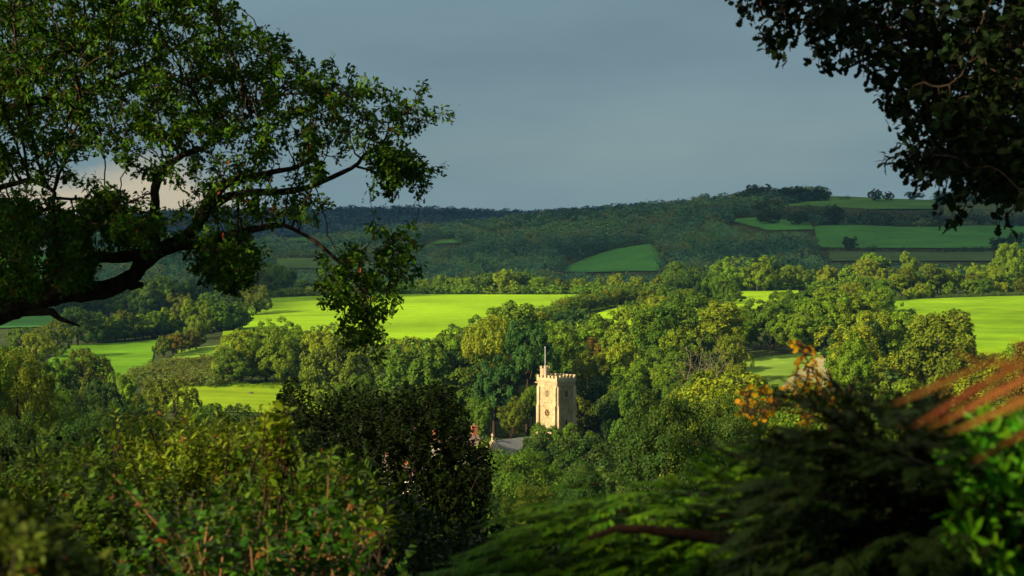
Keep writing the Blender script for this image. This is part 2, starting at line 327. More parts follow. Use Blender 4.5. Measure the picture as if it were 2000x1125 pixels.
def quads(P, Nn, size, rng, aspect=.75):
    a = unit(np.cross(Nn, unit(rng.normal(size=P.shape)))); b = np.cross(Nn, a)
    s = (size*rng.uniform(.6, 1.35, len(P)))[:, None]*.5
    V = np.stack([P-a*s, P-b*s*aspect+a*s*.15, P+a*s, P+b*s*aspect-a*s*.1], 1).reshape(-1, 3)
    return V, np.arange(len(V)).reshape(-1, 4)
def crown_mesh(name, seed, **k):
    rng = np.random.default_rng(seed); leaf = k.get('leaf', .3); P, Nn = crown_arrays(rng, **k); V, Q = quads(P, Nn, leaf, rng)
    return mesh_np(name, V, [Q])
def trunk_mesh(name, seed, h, r, spread, nl=7, top=.75):
    rng = np.random.default_rng(seed); mb = MB(); z = np.linspace(-1.0, h*top, 7); pts = np.stack([rng.normal(0, .05*r*8, 7), rng.normal(0, .05*r*8, 7), z], 1); pts[:2, :2] = 0
    mb.tube(pts, r*(1-.8*np.linspace(0, 1, 7)**1.1), 7)
    for i in range(nl):
        t = rng.uniform(.3, .8); a = i*2.4+rng.uniform(-.3, .3); p0 = pts[min(5, int(t*6))]
        e = np.array([math.cos(a)*spread, math.sin(a)*spread, h*rng.uniform(.15, .4)]); q = [p0+e*f+np.array([0, 0, .12*h*f*(1-f)]) for f in (0, .35, .7, 1)]
        mb.tube(q, [r*.42, r*.3, r*.17, r*.05], 5)
    return mb.mesh(name)
PROTO = {}                             # unit trees: height 10, crown radius about 4.6
def proto(key, seed, mat, leaf=.30, nleaf=12000, rx=4.6, rz=4.9, zc=4.9, **k):
    c = crown_mesh('crown', seed, rx=rx, rz=rz, zc=zc, nleaf=nleaf, leaf=leaf, **k); c.materials.append(M[mat])
    t = trunk_mesh('trunk', seed, 10, .32, rx*.7); t.materials.append(M['bark']); PROTO[key] = (c, t)
for i in range(5): proto('broad%d' % i, 10+i, 'tree', nl=13+i)
for i in range(3): proto('tall%d' % i, 30+i, 'tree', rx=3.3, rz=5.0, zc=4.9, nl=13, lr=.55)
for i in range(3): proto('dense%d' % i, 40+i, 'plain', nl=19, nsub=9, nleaf=13000, lr=.38)
for i in range(3): proto('bush%d' % i, 50+i, 'tree', rx=5.2, rz=4.8, zc=4.6, nl=13, leaf=.5, nleaf=6500)
for i in range(2): proto('sparse%d' % i, 60+i, 'tree', nl=12, nsub=7, nleaf=5200, leaf=.3, lr=.36, core=.05)
for i in range(3): proto('near%d' % i, 70+i, 'tree', nl=17+i, nsub=17, nleaf=34000, leaf=.15, lr=.38, core=.2)
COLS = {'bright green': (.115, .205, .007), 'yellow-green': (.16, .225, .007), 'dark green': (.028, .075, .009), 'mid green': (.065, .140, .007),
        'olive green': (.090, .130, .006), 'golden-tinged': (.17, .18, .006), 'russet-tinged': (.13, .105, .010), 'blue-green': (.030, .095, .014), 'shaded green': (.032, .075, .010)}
TREES = []                             # (x, y, z, height, width, kind, colour, word)
def add_tree(s, D, ytop=None, h=None, wpx=None, w=None, kind='broad', col='mid green', word='tree'):
    p = sd(s, D)
    if ytop is not None: h = (HZ-ytop)/F*D-p[2]
    if wpx: w = wpx/F*D
    if w is None: w = h*random.uniform(.8, 1.05)
    if h < .6: return
    TREES.append([p[0], p[1], p[2]-.1, h, w, kind, col, word])
def wpick(d):
    r = random.random()*sum(d.values())
    for k, v in d.items():
        r -= v
        if r <= 0: return k
def scatter(poly, sp, cap, hr, cols, kinds={'broad': 5, 'tall': 2, 'dense': 2.5, 'sparse': .7}, word='tree', wf=(.85, 1.15), avoid=None, fillcap=0.0):
    """trees on a patch given in (column, distance); no crown may rise above the photo row cap(column)"""
    s0, s1 = min(p[0] for p in poly), max(p[0] for p in poly); d0, d1 = min(p[1] for p in poly), max(p[1] for p in poly)
    pts = []; area = (s1-s0)/F*(d0+d1)/2*(d1-d0); cx, cy = zip(*cap)
    for _ in range(int(area/sp/sp*6)):
        s = random.uniform(s0, s1); D = random.uniform(d0, d1)
        if not inside(poly, np.array(s), np.array(D)): continue
        x = (s-1000)/F*D
        if any((x-a)**2+(D-b)**2 < sp*sp for a, b in pts): continue
        pts.append((x, D)); u = s; h = random.uniform(*hr); z = float(ground(x, D))
        lim = np.interp(u, cx, cy)+random.uniform(0, 7); hm = (HZ-lim)/F*D-z
        if hm < 2.2: continue
        if fillcap and hm < h*1.6 and random.random() < fillcap: h = hm
        h = min(h, hm); wd = max(min(h*random.uniform(*wf), h*1.3), min(sp*1.15, h*1.6)); c = wpick(cols); k = wpick(kinds)
        if h < 4.5: k = 'bush'
        TREES.append([x, D, z-.1, h, wd, k, c, word if h > 4.5 else 'bush'])
MIX = {'mid green': 4, 'bright green': 3, 'yellow-green': 2.5, 'dark green': 2, 'olive green': 1.5, 'golden-tinged': .15, 'russet-tinged': .15}
LITE = {'bright green': 3, 'yellow-green': 2.5, 'mid green': 1.5, 'olive green': 1, 'golden-tinged': .15}
DARK = {'dark green': 3, 'mid green': 2, 'olive green': 1, 'blue-green': 1}
# wood on the slope left of and behind the tower
capA = [(400, 760), (430, 705), (465, 652), (520, 622), (560, 612), (600, 630), (640, 620), (700, 640), (760, 656), (800, 643), (850, 655), (880, 640), (930, 612), (980, 600), (1040, 604), (1065, 625), (1100, 640), (1130, 640)]
scatter([(430, 492), (620, 500), (640, 430), (960, 430), (1090, 420), (1110, 645), (880, 655), (460, 600)], 9.5, capA, (9, 15), MIX, fillcap=.6)
capB = [(1090, 645), (1105, 608), (1140, 598), (1200, 606), (1250, 596), (1290, 575), (1350, 572), (1410, 598), (1440, 590), (1500, 612), (1560, 700)]
scatter([(1090, 415), (1420, 415), (1425, 560), (1500, 600), (1480, 660), (1110, 680)], 10, capB, (9, 15), MIX, fillcap=.6)
capC = [(1470, 610), (1500, 575), (1540, 563), (1640, 562), (1700, 560), (1760, 556), (1830, 575), (1860, 640)]
scatter([(1480, 570), (1700, 565), (1720, 640), (1760, 720), (1500, 700)], 9.5, capC, (10, 15), {'bright green': 3, 'mid green': 3, 'dark green': 1, 'yellow-green': 1}, kinds={'broad': 3, 'dense': 2}, fillcap=.8)
capD = [(1630, 680), (1650, 640), (1690, 608), (1750, 584), (1790, 573), (1820, 590), (1850, 632), (1875, 668)]
scatter([(1635, 430), (1865, 430), (1860, 520), (1690, 520)], 9, capD, (11, 17), {'yellow-green': 2, 'olive green': 2, 'bright green': 2, 'dark green': 1}, fillcap=.8)
capE = [(1360, 700), (1400, 720), (1440, 752), (1500, 742), (1560, 745), (1640, 745), (1700, 725), (1870, 695), (1930, 680), (2050, 665)]
scatter([(1380, 260), (2080, 260), (2080, 425), (1640, 425), (1380, 440)], 9.5, capE, (9, 15), {'bright green': 2, 'yellow-green': 2, 'olive green': 2, 'mid green': 2, 'russet-tinged': .4, 'golden-tinged': .4}, fillcap=.7)
scatter([(1880, 430), (2100, 430), (2100, 490), (1880, 490)], 8, [(1880, 690), (1930, 672), (2100, 655)], (5, 9), {'russet-tinged': 3, 'olive green': 2, 'golden-tinged': 1}, fillcap=.8)
# in front of the church
scatter([(380, 200), (960, 200), (960, 300), (560, 340), (380, 290)], 9, [(380, 850), (450, 830), (540, 830), (600, 830), (960, 900)], (8, 13), DARK, kinds={'dense': 1, 'broad': 1})
scatter([(560, 345), (900, 345), (900, 430), (640, 430), (560, 400)], 9, [(560, 780), (640, 770), (760, 770), (900, 800)], (7, 12), MIX)
capF = [(560, 800), (900, 855), (935, 868), (945, 876), (1008, 868), (1016, 855), (1045, 850), (1065, 832), (1085, 818), (1130, 824), (1150, 805), (1200, 780), (1280, 760), (1400, 735)]
scatter([(900, 240), (1400, 240), (1400, 385), (900, 375)], 9, capF, (8, 14), {'mid green': 4, 'bright green': 3, 'dark green': 2, 'olive green': 1}, fillcap=.4)
scatter([(1135, 385), (1400, 385), (1400, 425), (1135, 415)], 9, [(1135, 720), (1200, 700), (1400, 690)], (10, 15), MIX)
# far lit belt and hedge trees
capH = [(480, 540), (500, 526), (540, 516), (570, 545), (640, 553), (700, 560), (780, 548), (850, 541), (920, 532), (1010, 522), (1040, 532), (1080, 541), (1180, 536), (1280, 536), (1310, 513), (1350, 522), (1380, 506), (1440, 498), (1500, 500), (1560, 507), (1600, 520), (1680, 515), (1700, 498), (1740, 525), (1770, 497), (1800, 520), (1860, 522), (1900, 506), (1950, 502), (1962, 482), (2100, 474)]
scatter([(495, 955), (2120, 955), (2120, 985), (495, 985)], 8.5, capH, (7, 17), LITE, kinds={'broad': 4, 'bush': 3, 'tall': 1}, wf=(1.0, 1.3), fillcap=.85)
scatter([(1290, 800), (1440, 790), (1440, 880), (1310, 900)], 9, [(1280, 560), (1300, 525), (1340, 512), (1400, 525), (1440, 560)], (9, 14), {'mid green': 2, 'dark green': 2}, fillcap=.7)
scatter([(1240, 700), (1380, 690), (1380, 770), (1260, 790)], 8.5, [(1230, 590), (1260, 568), (1320, 560), (1390, 580)], (8, 12), {'olive green': 2, 'mid green': 2, 'russet-tinged': 1}, fillcap=.6)
def row(pts, sp, hr, cols, kinds, word='hedge tree', wf=(1.1, 1.4)):
    P = [sd(s, d) for s, d in pts]
    for a, b in zip(P[:-1], P[1:]):
        n = max(1, int(np.linalg.norm((b-a)[:2])/sp))
        for i in range(n):
            q = a+(b-a)*((i+random.uniform(-.2, .2))/n); h = random.uniform(*hr)
            TREES.append([q[0], q[1], float(ground(q[0], q[1]))-.1, h, h*random.uniform(*wf), wpick(kinds), wpick(cols), word])
row([(1055, 690), (1110, 745), (1200, 810), (1300, 868)], 6, (5.5, 7.5), {'olive green': 3, 'golden-tinged': 1, 'mid green': 2}, {'bush': 3, 'broad': 1}, 'hedge bush')
row([(1600, 745), (1700, 775), (1820, 800), (1960, 812), (2150, 815)], 7, (5, 9), LITE, {'bush': 2, 'broad': 2}, 'hedge tree')
row([(1700, 800), (1850, 850), (2120, 860)], 9, (9, 13), LITE, {'broad': 2, 'tall': 1}, 'hedge tree')
row([(190, 655), (280, 672), (350, 688)], 3.6, (8, 9.5), {'mid green': 2, 'olive green': 1, 'bright green': 1}, {'bush': 3}, 'hedge tree')
row([(395, 695), (470, 705)], 3.2, (8.5, 9.5), {'mid green': 2, 'dark green': 1}, {'bush': 2}, 'hedge tree')
add_tree(383, 660, ytop=576, wpx=75, kind='dense', col='bright green')
row([(318, 590), (400, 625)], 6, (5, 7), {'olive green': 2, 'russet-tinged': 1}, {'bush': 1}, 'bush')
# shaded belt on the left, beyond the hedge block
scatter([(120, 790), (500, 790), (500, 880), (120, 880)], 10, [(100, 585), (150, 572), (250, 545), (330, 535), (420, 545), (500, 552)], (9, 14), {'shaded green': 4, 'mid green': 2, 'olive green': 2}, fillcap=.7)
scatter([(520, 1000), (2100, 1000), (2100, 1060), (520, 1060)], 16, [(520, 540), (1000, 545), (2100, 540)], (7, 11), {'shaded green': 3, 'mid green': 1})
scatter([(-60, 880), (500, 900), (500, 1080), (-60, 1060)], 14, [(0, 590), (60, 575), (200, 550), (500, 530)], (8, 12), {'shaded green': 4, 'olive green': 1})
# left middle ground, one by one
for t in [(105, 590, 628, 85, 'broad', 'olive green'), (150, 640, 600, 90, 'broad', 'shaded green'), (40, 600, 640, 70, 'broad', 'mid green'), (70, 560, 640, 80, 'broad', 'yellow-green'),
          (165, 420, 680, 100, 'broad', 'olive green'), (40, 330, 650, 130, 'broad', 'mid green'), (110, 380, 690, 90, 'dense', 'mid green'), (235, 400, 712, 80, 'broad', 'bright green'), (205, 360, 735, 80, 'dense', 'dark green'),
          (340, 330, 722, 110, 'sparse', 'olive green'), (300, 340, 745, 80, 'broad', 'olive green'), (400, 370, 775, 90, 'broad', 'mid green'), (455, 360, 790, 100, 'broad', 'dark green'), (510, 330, 795, 110, 'broad', 'mid green'), (560, 345, 790, 90, 'broad', 'dark green'),
          (270, 300, 770, 120, 'dense', 'dark green'), (380, 290, 800, 130, 'dense', 'mid green'), (455, 270, 820, 130, 'broad', 'olive green'), (230, 250, 790, 150, 'dense', 'dark green'), (160, 260, 750, 140, 'dense', 'dark green'),
          (30, 190, 665, 190, 'broad', 'olive green'), (-60, 175, 640, 180, 'broad', 'mid green'), (95, 200, 745, 150, 'dense', 'mid green'), (140, 175, 800, 170, 'dense', 'dark green'), (20, 165, 790, 170, 'dense', 'dark green'),
          (250, 180, 850, 180, 'dense', 'dark green'), (350, 170, 865, 180, 'dense', 'dark green'), (540, 200, 850, 150, 'dense', 'dark green'), (1300, 112, 742, 250, 'dense', 'shaded green'), (1420, 125, 770, 200, 'broad', 'shaded green'), (1210, 150, 800, 150, 'dense', 'shaded green'), (1560, 140, 800, 200, 'broad', 'mid green'), (1050, 230, 935, 150, 'broad', 'olive green'), (1140, 200, 900, 140, 'broad', 'dark green')]:
    add_tree(t[0], t[1], ytop=t[2], wpx=t[3], kind=t[4], col=t[5])
# named trees round the tower
for t in [(1030, 425, 612, 105, 'dense', 'blue-green'), (960, 455, 618, 110, 'broad', 'yellow-green'), (1065, 440, 665, 60, 'dense', 'dark green'), (965, 425, 690, 110, 'dense', 'blue-green'), (1150, 440, 690, 95, 'broad', 'olive green'),
          (1205, 470, 650, 95, 'broad', 'yellow-green'), (1300, 500, 605, 130, 'tall', 'mid green'), (1120, 660, 595, 90, 'dense', 'dark green'), (470, 505, 645, 110, 'broad', 'yellow-green'), (540, 500, 640, 120, 'broad', 'bright green'),
          (640, 505, 628, 110, 'tall', 'yellow-green'), (1068, 362, 842, 118, 'broad', 'golden-tinged'), (1120, 350, 850, 110, 'dense', 'mid green'), (1010, 340, 885, 90, 'tall', 'dark green'), (985, 330, 905, 80, 'broad', 'olive green'),
          (1040, 415, 755, 50, 'broad', 'bright green'), (1000, 412, 770, 60, 'broad', 'olive green'), (940, 415, 780, 60, 'broad', 'mid green'), (1170, 400, 740, 90, 'dense', 'mid green'), (1230, 395, 735, 90, 'broad', 'mid green'),
          (1430, 455, 640, 90, 'sparse', 'olive green'), (1325, 480, 630, 90, 'sparse', 'yellow-green'), (1560, 560, 600, 110, 'dense', 'bright green'), (1535, 700, 562, 95, 'broad', 'bright green'), (1585, 690, 558, 95, 'dense', 'mid green'), (1062, 372, 830, 85, 'broad', 'mid green'), (1105, 372, 819, 85, 'dense', 'mid green'), (1024, 374, 862, 62, 'broad', 'bright green'), (1660, 420, 640, 100, 'broad', 'bright green'),
          (530, 965, 515, 55, 'broad', 'bright green'), (1770, 945, 495, 42, 'tall', 'bright green'), (1905, 880, 508, 60, 'tall', 'bright green'), (1975, 900, 477, 75, 'broad', 'bright green'),
          (1320, 930, 512, 60, 'broad', 'mid green'), (1480, 940, 500, 80, 'broad', 'bright green'), (1420, 945, 498, 70, 'broad', 'bright green')]:
    add_tree(t[0], t[1], ytop=t[2], wpx=t[3], kind=t[4], col=t[5])
# shaded single trees on the far hillside
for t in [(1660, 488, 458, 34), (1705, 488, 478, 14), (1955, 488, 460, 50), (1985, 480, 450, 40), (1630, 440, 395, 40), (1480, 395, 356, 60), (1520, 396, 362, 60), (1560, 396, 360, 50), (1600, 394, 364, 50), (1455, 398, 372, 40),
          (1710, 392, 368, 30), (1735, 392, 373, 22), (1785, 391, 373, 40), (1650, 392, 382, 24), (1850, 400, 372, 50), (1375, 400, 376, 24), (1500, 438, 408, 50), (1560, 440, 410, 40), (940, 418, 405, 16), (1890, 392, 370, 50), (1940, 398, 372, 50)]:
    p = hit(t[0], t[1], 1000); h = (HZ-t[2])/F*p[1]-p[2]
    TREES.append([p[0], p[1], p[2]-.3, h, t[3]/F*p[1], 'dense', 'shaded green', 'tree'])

# drop crowns that others hide completely, then keep the ones that show largest
CH = [(8.95, 400, 6.5), (0.5, 396, 6.5), (-3, 392, 4.5), (-7.8, 370, 7)]
TREES = [t for t in TREES if not any((t[0]-a)**2+(t[1]-b)**2 < (r+t[4]*.35)**2 for a, b, r in CH)]
TREES = [t for t in TREES if not (abs(1000+F*t[0]/t[1]-1087) < 50+t[4]*.5*F/t[1] and t[1] < 396 and proj((t[0], t[1], t[2]+t[3]))[1] < 815)]
buf = np.zeros((282, 500), bool); vis = []
def mark(poly):
    yy, xx = np.mgrid[0:282, 0:500]; buf[inside([(a/4, b/4) for a, b in poly], xx, yy)] = True
mark([(560, 770), (700, 760), (900, 800), (950, 900), (900, 1125), (0, 1125), (0, 930), (300, 900)]); mark([(950, 1000), (1250, 930), (1500, 860), (1600, 720), (1850, 800), (2000, 830), (2000, 1125), (850, 1125)])
for t in sorted(TREES, key=lambda t: t[1]):
    u, v = proj((t[0], t[1], t[2]+t[3]*.55)); rx = t[4]*.5*F/t[1]/4; ry = t[3]*.47*F/t[1]/4; u /= 4; v /= 4
    x0, x1, y0, y1 = int(max(0, u-rx)), int(min(499, u+rx+1)), int(max(0, v-ry)), int(min(281, v+ry+1))
    if x1 <= x0 or y1 <= y0: continue
    yy, xx = np.mgrid[y0:y1+1, x0:x1+1]; e_ = ((xx-u)/max(rx, .6))**2+((yy-v)/max(ry, .6))**2 <= 1
    fr = (e_ & ~buf[y0:y1+1, x0:x1+1]).sum()
    if fr >= 6 or fr > .25*max(1, e_.sum()): vis.append((fr, t))
    buf[y0:y1+1, x0:x1+1] |= e_
vis.sort(key=lambda a: -a[0]); KEPT = [t for _, t in vis[:298]]; REST = [t for _, t in vis[298:]]
print('valley trees', len(TREES), 'visible', len(vis))
LAND = [('the church tower', 1087, 770), ('the broad central field', 760, 605), ('the sandy track', 1600, 700), ('the right-hand sunlit field', 1930, 620), ('the small left meadow', 210, 680), ('the yellow-green meadow', 470, 770),
        ('the slate church roof', 985, 860), ('the bare pale trees', 1370, 690), ('the shaded hillside pasture', 1800, 460), ('the small field sliver', 1440, 580), ('the triangular shaded pasture', 1210, 505), ('the long lit hedge', 1200, 560),
        ('the hanging oak spray', 710, 560), ('the block hedge', 330, 625), ('the hilltop grove', 1550, 375), ('the post and rail fence', 1540, 680), ('the lower left corner trees', 60, 760)]
ORD = ['', 'second', 'third', 'fourth', 'fifth', 'sixth', 'seventh', 'eighth', 'ninth', 'tenth', 'eleventh', 'twelfth', 'thirteenth', 'fourteenth', 'fifteenth', 'sixteenth', 'seventeenth', 'eighteenth', 'nineteenth', 'twentieth']
lab = {}
for i, t in enumerate(KEPT):
    u, v = proj((t[0], t[1], t[2]+t[3]*.6)); ld = min(LAND, key=lambda l: math.hypot(u-l[1], (v-l[2])*1.3)); dx, dy = u-ld[1], v-ld[2]
    rel = ('right of' if dx > 0 else 'left of') if abs(dx) > abs(dy)*1.2 else ('above' if dy < 0 else 'below')
    sz = 'tall' if t[3]/t[4] > 1.25 else ('big' if t[4]*F/t[1] > 95 else ('small' if t[4]*F/t[1] < 42 else 'rounded'))
    lab.setdefault((sz, t[6], t[7], rel, ld[0]), []).append((math.hypot(dx, dy), i))
for (sz, c, wd, rel, ln), l in lab.items():
    l.sort()
    for k, (_, i) in enumerate(l):
        KEPT[i].append('%s %s %s %s %s' % (sz, c, wd, rel, ln)+('' if len(l) == 1 else ', %snearest to it' % (ORD[min(k, 19)]+' ' if k else '')))
def variants(kind): return [k for k in PROTO if k.startswith(kind)]
def tree_thing(x, y, z, h, w, kind, col, word, label, group='trees and hedge trees across the valley'):
    key = random.choice(variants('near' if y < 265 and kind in ('broad', 'dense') else kind)); c, t = PROTO[key]; nm = {'tree': 'tree', 'bush': 'bush', 'hedge bush': 'hedge_bush', 'hedge tree': 'hedge_tree'}[word]
    o = empty(nm, (x, y, z), label, nm.replace('_', ' '), group, random.uniform(0, 6.28))
    zr = 9.4 if not kind.startswith('bush') else 9.0; wr = {'broad': 9.4, 'tall': 7.4, 'dense': 9.2, 'bush': 10.6, 'sparse': 9.2}[kind]
    o.scale = (w/wr, w/wr, h/zr)
    if key not in tree_thing.src:
        a = bpy.data.objects.new('crown', c); b = bpy.data.objects.new('trunk', t); tree_thing.src[key] = (a, b)
    else: a, b = (q.copy() for q in tree_thing.src[key])
    f = random.uniform(.85, 1.15); cc = COLS[col]; a.color = (cc[0]*f*random.uniform(.9, 1.1), cc[1]*f, cc[2]*f, 1)
    hs = h/zr; ws = w/wr; cz = min(hs, ws*1.3)
    a.scale = (1, 1, cz/hs); a.location = (0, 0, (h-cz*zr)/hs)
    for q in (a, b): COL.objects.link(q); q.parent = o
    return o
tree_thing.src = {}
for t in KEPT: tree_thing(*t)

# ------------------------------------------------------------------ woods beyond: masses of crowns, one object each
def blobs(seed, pts, hs, ws, k=150, leaf=.13):
    rng = np.random.default_rng(seed); protos = []
    for i in range(8):
        P, Nn = crown_arrays(rng, 1.0, .95, 1.0, nl=8, nsub=7, nleaf=k, leaf=leaf, lr=.5, core=.02, nj=.22); V, _ = quads(P, Nn, leaf, rng, .9); protos.append(V)
    Vs = []
    for (x, y, z), h, w in zip(pts, hs, ws):
        V = protos[rng.integers(8)]; a = rng.uniform(0, 6.28); ca, sa = math.cos(a), math.sin(a)
        q = np.stack([(V[:, 0]*ca-V[:, 1]*sa)*w*.5, (V[:, 0]*sa+V[:, 1]*ca)*w*.5, V[:, 2]*h*.5], 1)+np.array([x, y, z]); Vs.append(q)
    V = np.concatenate(Vs); return V, np.arange(len(V)).reshape(-1, 4)
def far_wood(name, seed, d0, d1, s0, s1, sp0, hr, mat, group=None, k=150, thin=0, leaf=.2):
    rng = np.random.default_rng(seed); pts = []; hs = []; ws = []; D = d0
    while D < d1:
        sp = sp0*(.6+.4*D/1500); x0, x1 = (s0-1000)/F*D, (s1-1000)/F*D; n = int((x1-x0)/sp)
        x = x0+(np.arange(n)+rng.uniform(-.45, .45, n))*sp; y = D+rng.uniform(-.5, .5, n)*sp; s = 1000+F*x/y; ok = np.ones(n, bool)
        for f in FIELDS:
            ok &= ~(inside(f, s, y) | inside(f, s, y-sp*.25))
        ok &= np.sin(x*.013+y*.007+seed)*np.sin(y*.011-x*.005) > -1+thin
        x, y = x[ok], y[ok]; z = ground(x, y); h = rng.uniform(*hr, len(x)); w_ = np.maximum(sp*1.12, h*rng.uniform(.75, 1.1, len(x))); keep = np.ones(len(x), bool)
        c_, s_ = math.cos(PITCH), math.sin(PITCH)
        for trial in range(3):
            keep = np.ones(len(x), bool)
            for fr in (.3, .65, .92):
                zz = z+h*fr; ff = y*c_-zz*s_; up = y*s_+zz*c_; vv = 562.5-F*up/ff
                for du in (-.3, .3):
                    uu = 1000+F*(x+du*w_)/ff
                    for f in FPX: keep &= ~inside(f, uu, vv)
            if trial < 2: h = np.where(keep, h, h*.6); w_ = np.where(keep, w_, w_*.75)
        x, y, z, h, w_ = x[keep], y[keep], z[keep], h[keep], w_[keep]; pts += list(np.stack([x, y, z-.5], 1)); hs += list(h); ws += list(w_); D += sp*.9
    V, Q = blobs(seed, pts, hs, ws, k, leaf); me = mesh_np(name, V, [Q]); per = len(Q)//len(pts)
    for m_ in mat: me.materials.append(m_)
    r2 = np.random.default_rng(seed+50); px = np.array(pts); grp = np.sin(px[:, 0]*.021+px[:, 1]*.013)+np.sin(px[:, 1]*.017-px[:, 0]*.009)+r2.normal(0, .9, len(pts)); mi = np.clip(((grp+2.2)/4.4*len(mat)).astype(int), 0, len(mat)-1)
    me.polygons.foreach_set('material_index', np.repeat(mi, per).astype(np.int32)); me.update()
    return tag(link(name, me, None), kind='stuff', label=group, cat='woodland')
WF = [foliage('far_foliage_'+n_, c_, var=.12, hue=.01, transl=.1) for n_, c_ in (('deep', (.045, .130, .075)), ('dark', (.075, .190, .105)), ('mid', (.105, .240, .120)), ('olive', (.200, .260, .085)), ('light', (.150, .320, .110)))]
WB = [foliage('hazed_ridge_foliage_'+n_, c_, var=.12, hue=.01, transl=.1) for n_, c_ in (('deep', (.040, .100, .140)), ('mid', (.055, .130, .180)), ('light', (.075, .150, .170)))]  # blue of the hazy air mixed into the ridge leaf colours
far_wood('woodland', 1, 1070, 1900, -250, 2250, 15, (8, 18), WF, 'dark shaded woodland covering the lower far hillside', k=560, leaf=.12)
far_wood('woodland', 2, 1900, 2750, -250, 2250, 17, (7, 15), WF, 'dark shaded woodland covering the upper far hillside', k=280, leaf=.17)
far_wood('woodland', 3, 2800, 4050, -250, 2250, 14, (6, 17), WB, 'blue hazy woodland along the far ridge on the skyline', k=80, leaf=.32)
if REST:
    V, Q = blobs(9, [(t[0], t[1], t[2]) for t in REST], [t[3] for t in REST], [t[4] for t in REST], 700, .12)
    tag(link('undergrowth', mesh_np('undergrowth', V, [Q]), foliage('undergrowth_foliage', (.055, .115, .015), tint=(.12, .12, .02), tscale=.05)), kind='stuff', label='mid green undergrowth showing between the valley trees', cat='undergrowth')
# rough scrub and bracken below the small left meadow
rng = np.random.default_rng(77)
def scrub(name, poly, n, hr, mat, label, seed, kind='stuff', k=130, wr=(1.2, 2.2)):
    r = np.random.default_rng(seed); s0, s1 = min(p[0] for p in poly), max(p[0] for p in poly); d0, d1 = min(p[1] for p in poly), max(p[1] for p in poly); P = []
    while len(P) < n:
        s, D = r.uniform(s0, s1), r.uniform(d0, d1)
        if inside(poly, np.array(s), np.array(D)): P.append(sd(s, D)-np.array([0, 0, .2]))
    h = r.uniform(*hr, n); V, Q = blobs(seed, P, h, h*r.uniform(*wr, n), k, .22 if k < 200 else .15)
    return tag(link(name, mesh_np(name, V, [Q]), mat), kind='stuff' if kind == 'stuff' else None, label=label, cat='undergrowth' if kind == 'stuff' else 'hedge')
scrub('bracken', [(240, 500), (420, 520), (470, 590), (330, 575), (250, 540)], 260, (.8, 2.2), foliage('bracken_foliage', (.11, .15, .015), tint=(.17, .12, .025), tscale=.06, tamt=.8), 'reddish brown bracken and rough growth below the small left meadow', 4)
scrub('grass_tussocks', [(360, 485), (650, 485), (650, 500), (360, 500)], 260, (.4, 1.3), foliage('tussock_foliage', (.10, .22, .01), tint=(.2, .2, .02), tscale=.1), 'rough grass and low growth along the far side of the yellow-green meadow', 16)
scrub('scrub', [(250, 482), (440, 484), (445, 520), (260, 515)], 120, (1.5, 3.5), foliage('scrub_foliage', (.10, .15, .02), tint=(.18, .15, .03), tscale=.06, tamt=.8), 'low olive scrub at the top of the yellow-green meadow', 6)
scrub('hedge', [(480, 949), (2120, 949), (2120, 957), (480, 957)], 500, (3.5, 6), foliage('hedge_foliage', (.10, .20, .008), tint=(.16, .18, .01), tscale=.03), 'continuous leafy hedge along the far edge of the bright fields', 8, 'hedge')
scrub('hedge', [(1640, 790), (2200, 803), (2200, 808), (1640, 797)], 200, (1.2, 2.0), foliage('low_hedge_foliage', (.07, .13, .02)), 'clipped low hedge along the top of the right-hand sunlit field', 9, 'hedge')
MH = foliage('hedgerow_foliage', (.075, .15, .008), tint=(.14, .16, .01), tscale=.12, tamt=.7)
scrub('hedge', [(182, 650), (360, 688), (360, 696), (182, 660)], 85, (6.5, 8.5), MH, 'tall thick block hedge lit from the left above the small left meadow', 12, 'hedge', 420, (.7, 1.0))
scrub('hedge', [(392, 692), (474, 704), (474, 712), (392, 700)], 45, (7, 8.8), MH, 'dark ended hedge block meeting the broad central field at its left', 13, 'hedge', 420, (.7, 1.0))
scrub('hedge', [(1045, 678), (1200, 808), (1300, 866), (1310, 876), (1190, 818), (1035, 688)], 130, (5.5, 8), MH, 'sloping hedgerow dividing the central field from the thin field sliver', 14, 'hedge', 300, (.9, 1.3))
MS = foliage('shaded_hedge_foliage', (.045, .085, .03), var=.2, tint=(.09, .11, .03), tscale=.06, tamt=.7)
def hedge_px(pts, n, hr, label, seed, mat):
    r = np.random.default_rng(seed); P = [hit(u, v, 1000) for u, v in pts]; Q_ = []
    for i in range(n):
        t = r.uniform(0, len(P)-1.001); j = int(t); q = P[j]+(P[j+1]-P[j])*(t-j); x, y = q[0]+r.uniform(-2, 2), q[1]+r.uniform(-4, 4); Q_.append((x, y, float(ground(x, y))-.3))
    h = r.uniform(*hr, n); V, Q = blobs(seed, Q_, h, h*r.uniform(.9, 1.4, n), 220, .17); return tag(link('hedge', mesh_np('hedge', V, [Q]), mat), label, 'hedge')
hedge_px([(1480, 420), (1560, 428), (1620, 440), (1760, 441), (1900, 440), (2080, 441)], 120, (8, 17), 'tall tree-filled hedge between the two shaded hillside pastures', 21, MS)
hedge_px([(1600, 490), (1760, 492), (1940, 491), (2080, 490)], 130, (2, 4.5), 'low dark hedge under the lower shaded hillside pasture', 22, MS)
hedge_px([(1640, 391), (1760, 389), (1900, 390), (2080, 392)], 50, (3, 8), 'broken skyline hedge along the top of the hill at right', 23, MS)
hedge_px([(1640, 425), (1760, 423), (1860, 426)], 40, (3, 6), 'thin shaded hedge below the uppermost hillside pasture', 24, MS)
scrub('verge', [(900, 380), (1080, 380), (1100, 440), (900, 440)], 160, (.6, 1.6), foliage('verge_foliage', (.08, .16, .02)), 'low greenery round the foot of the church tower', 10)

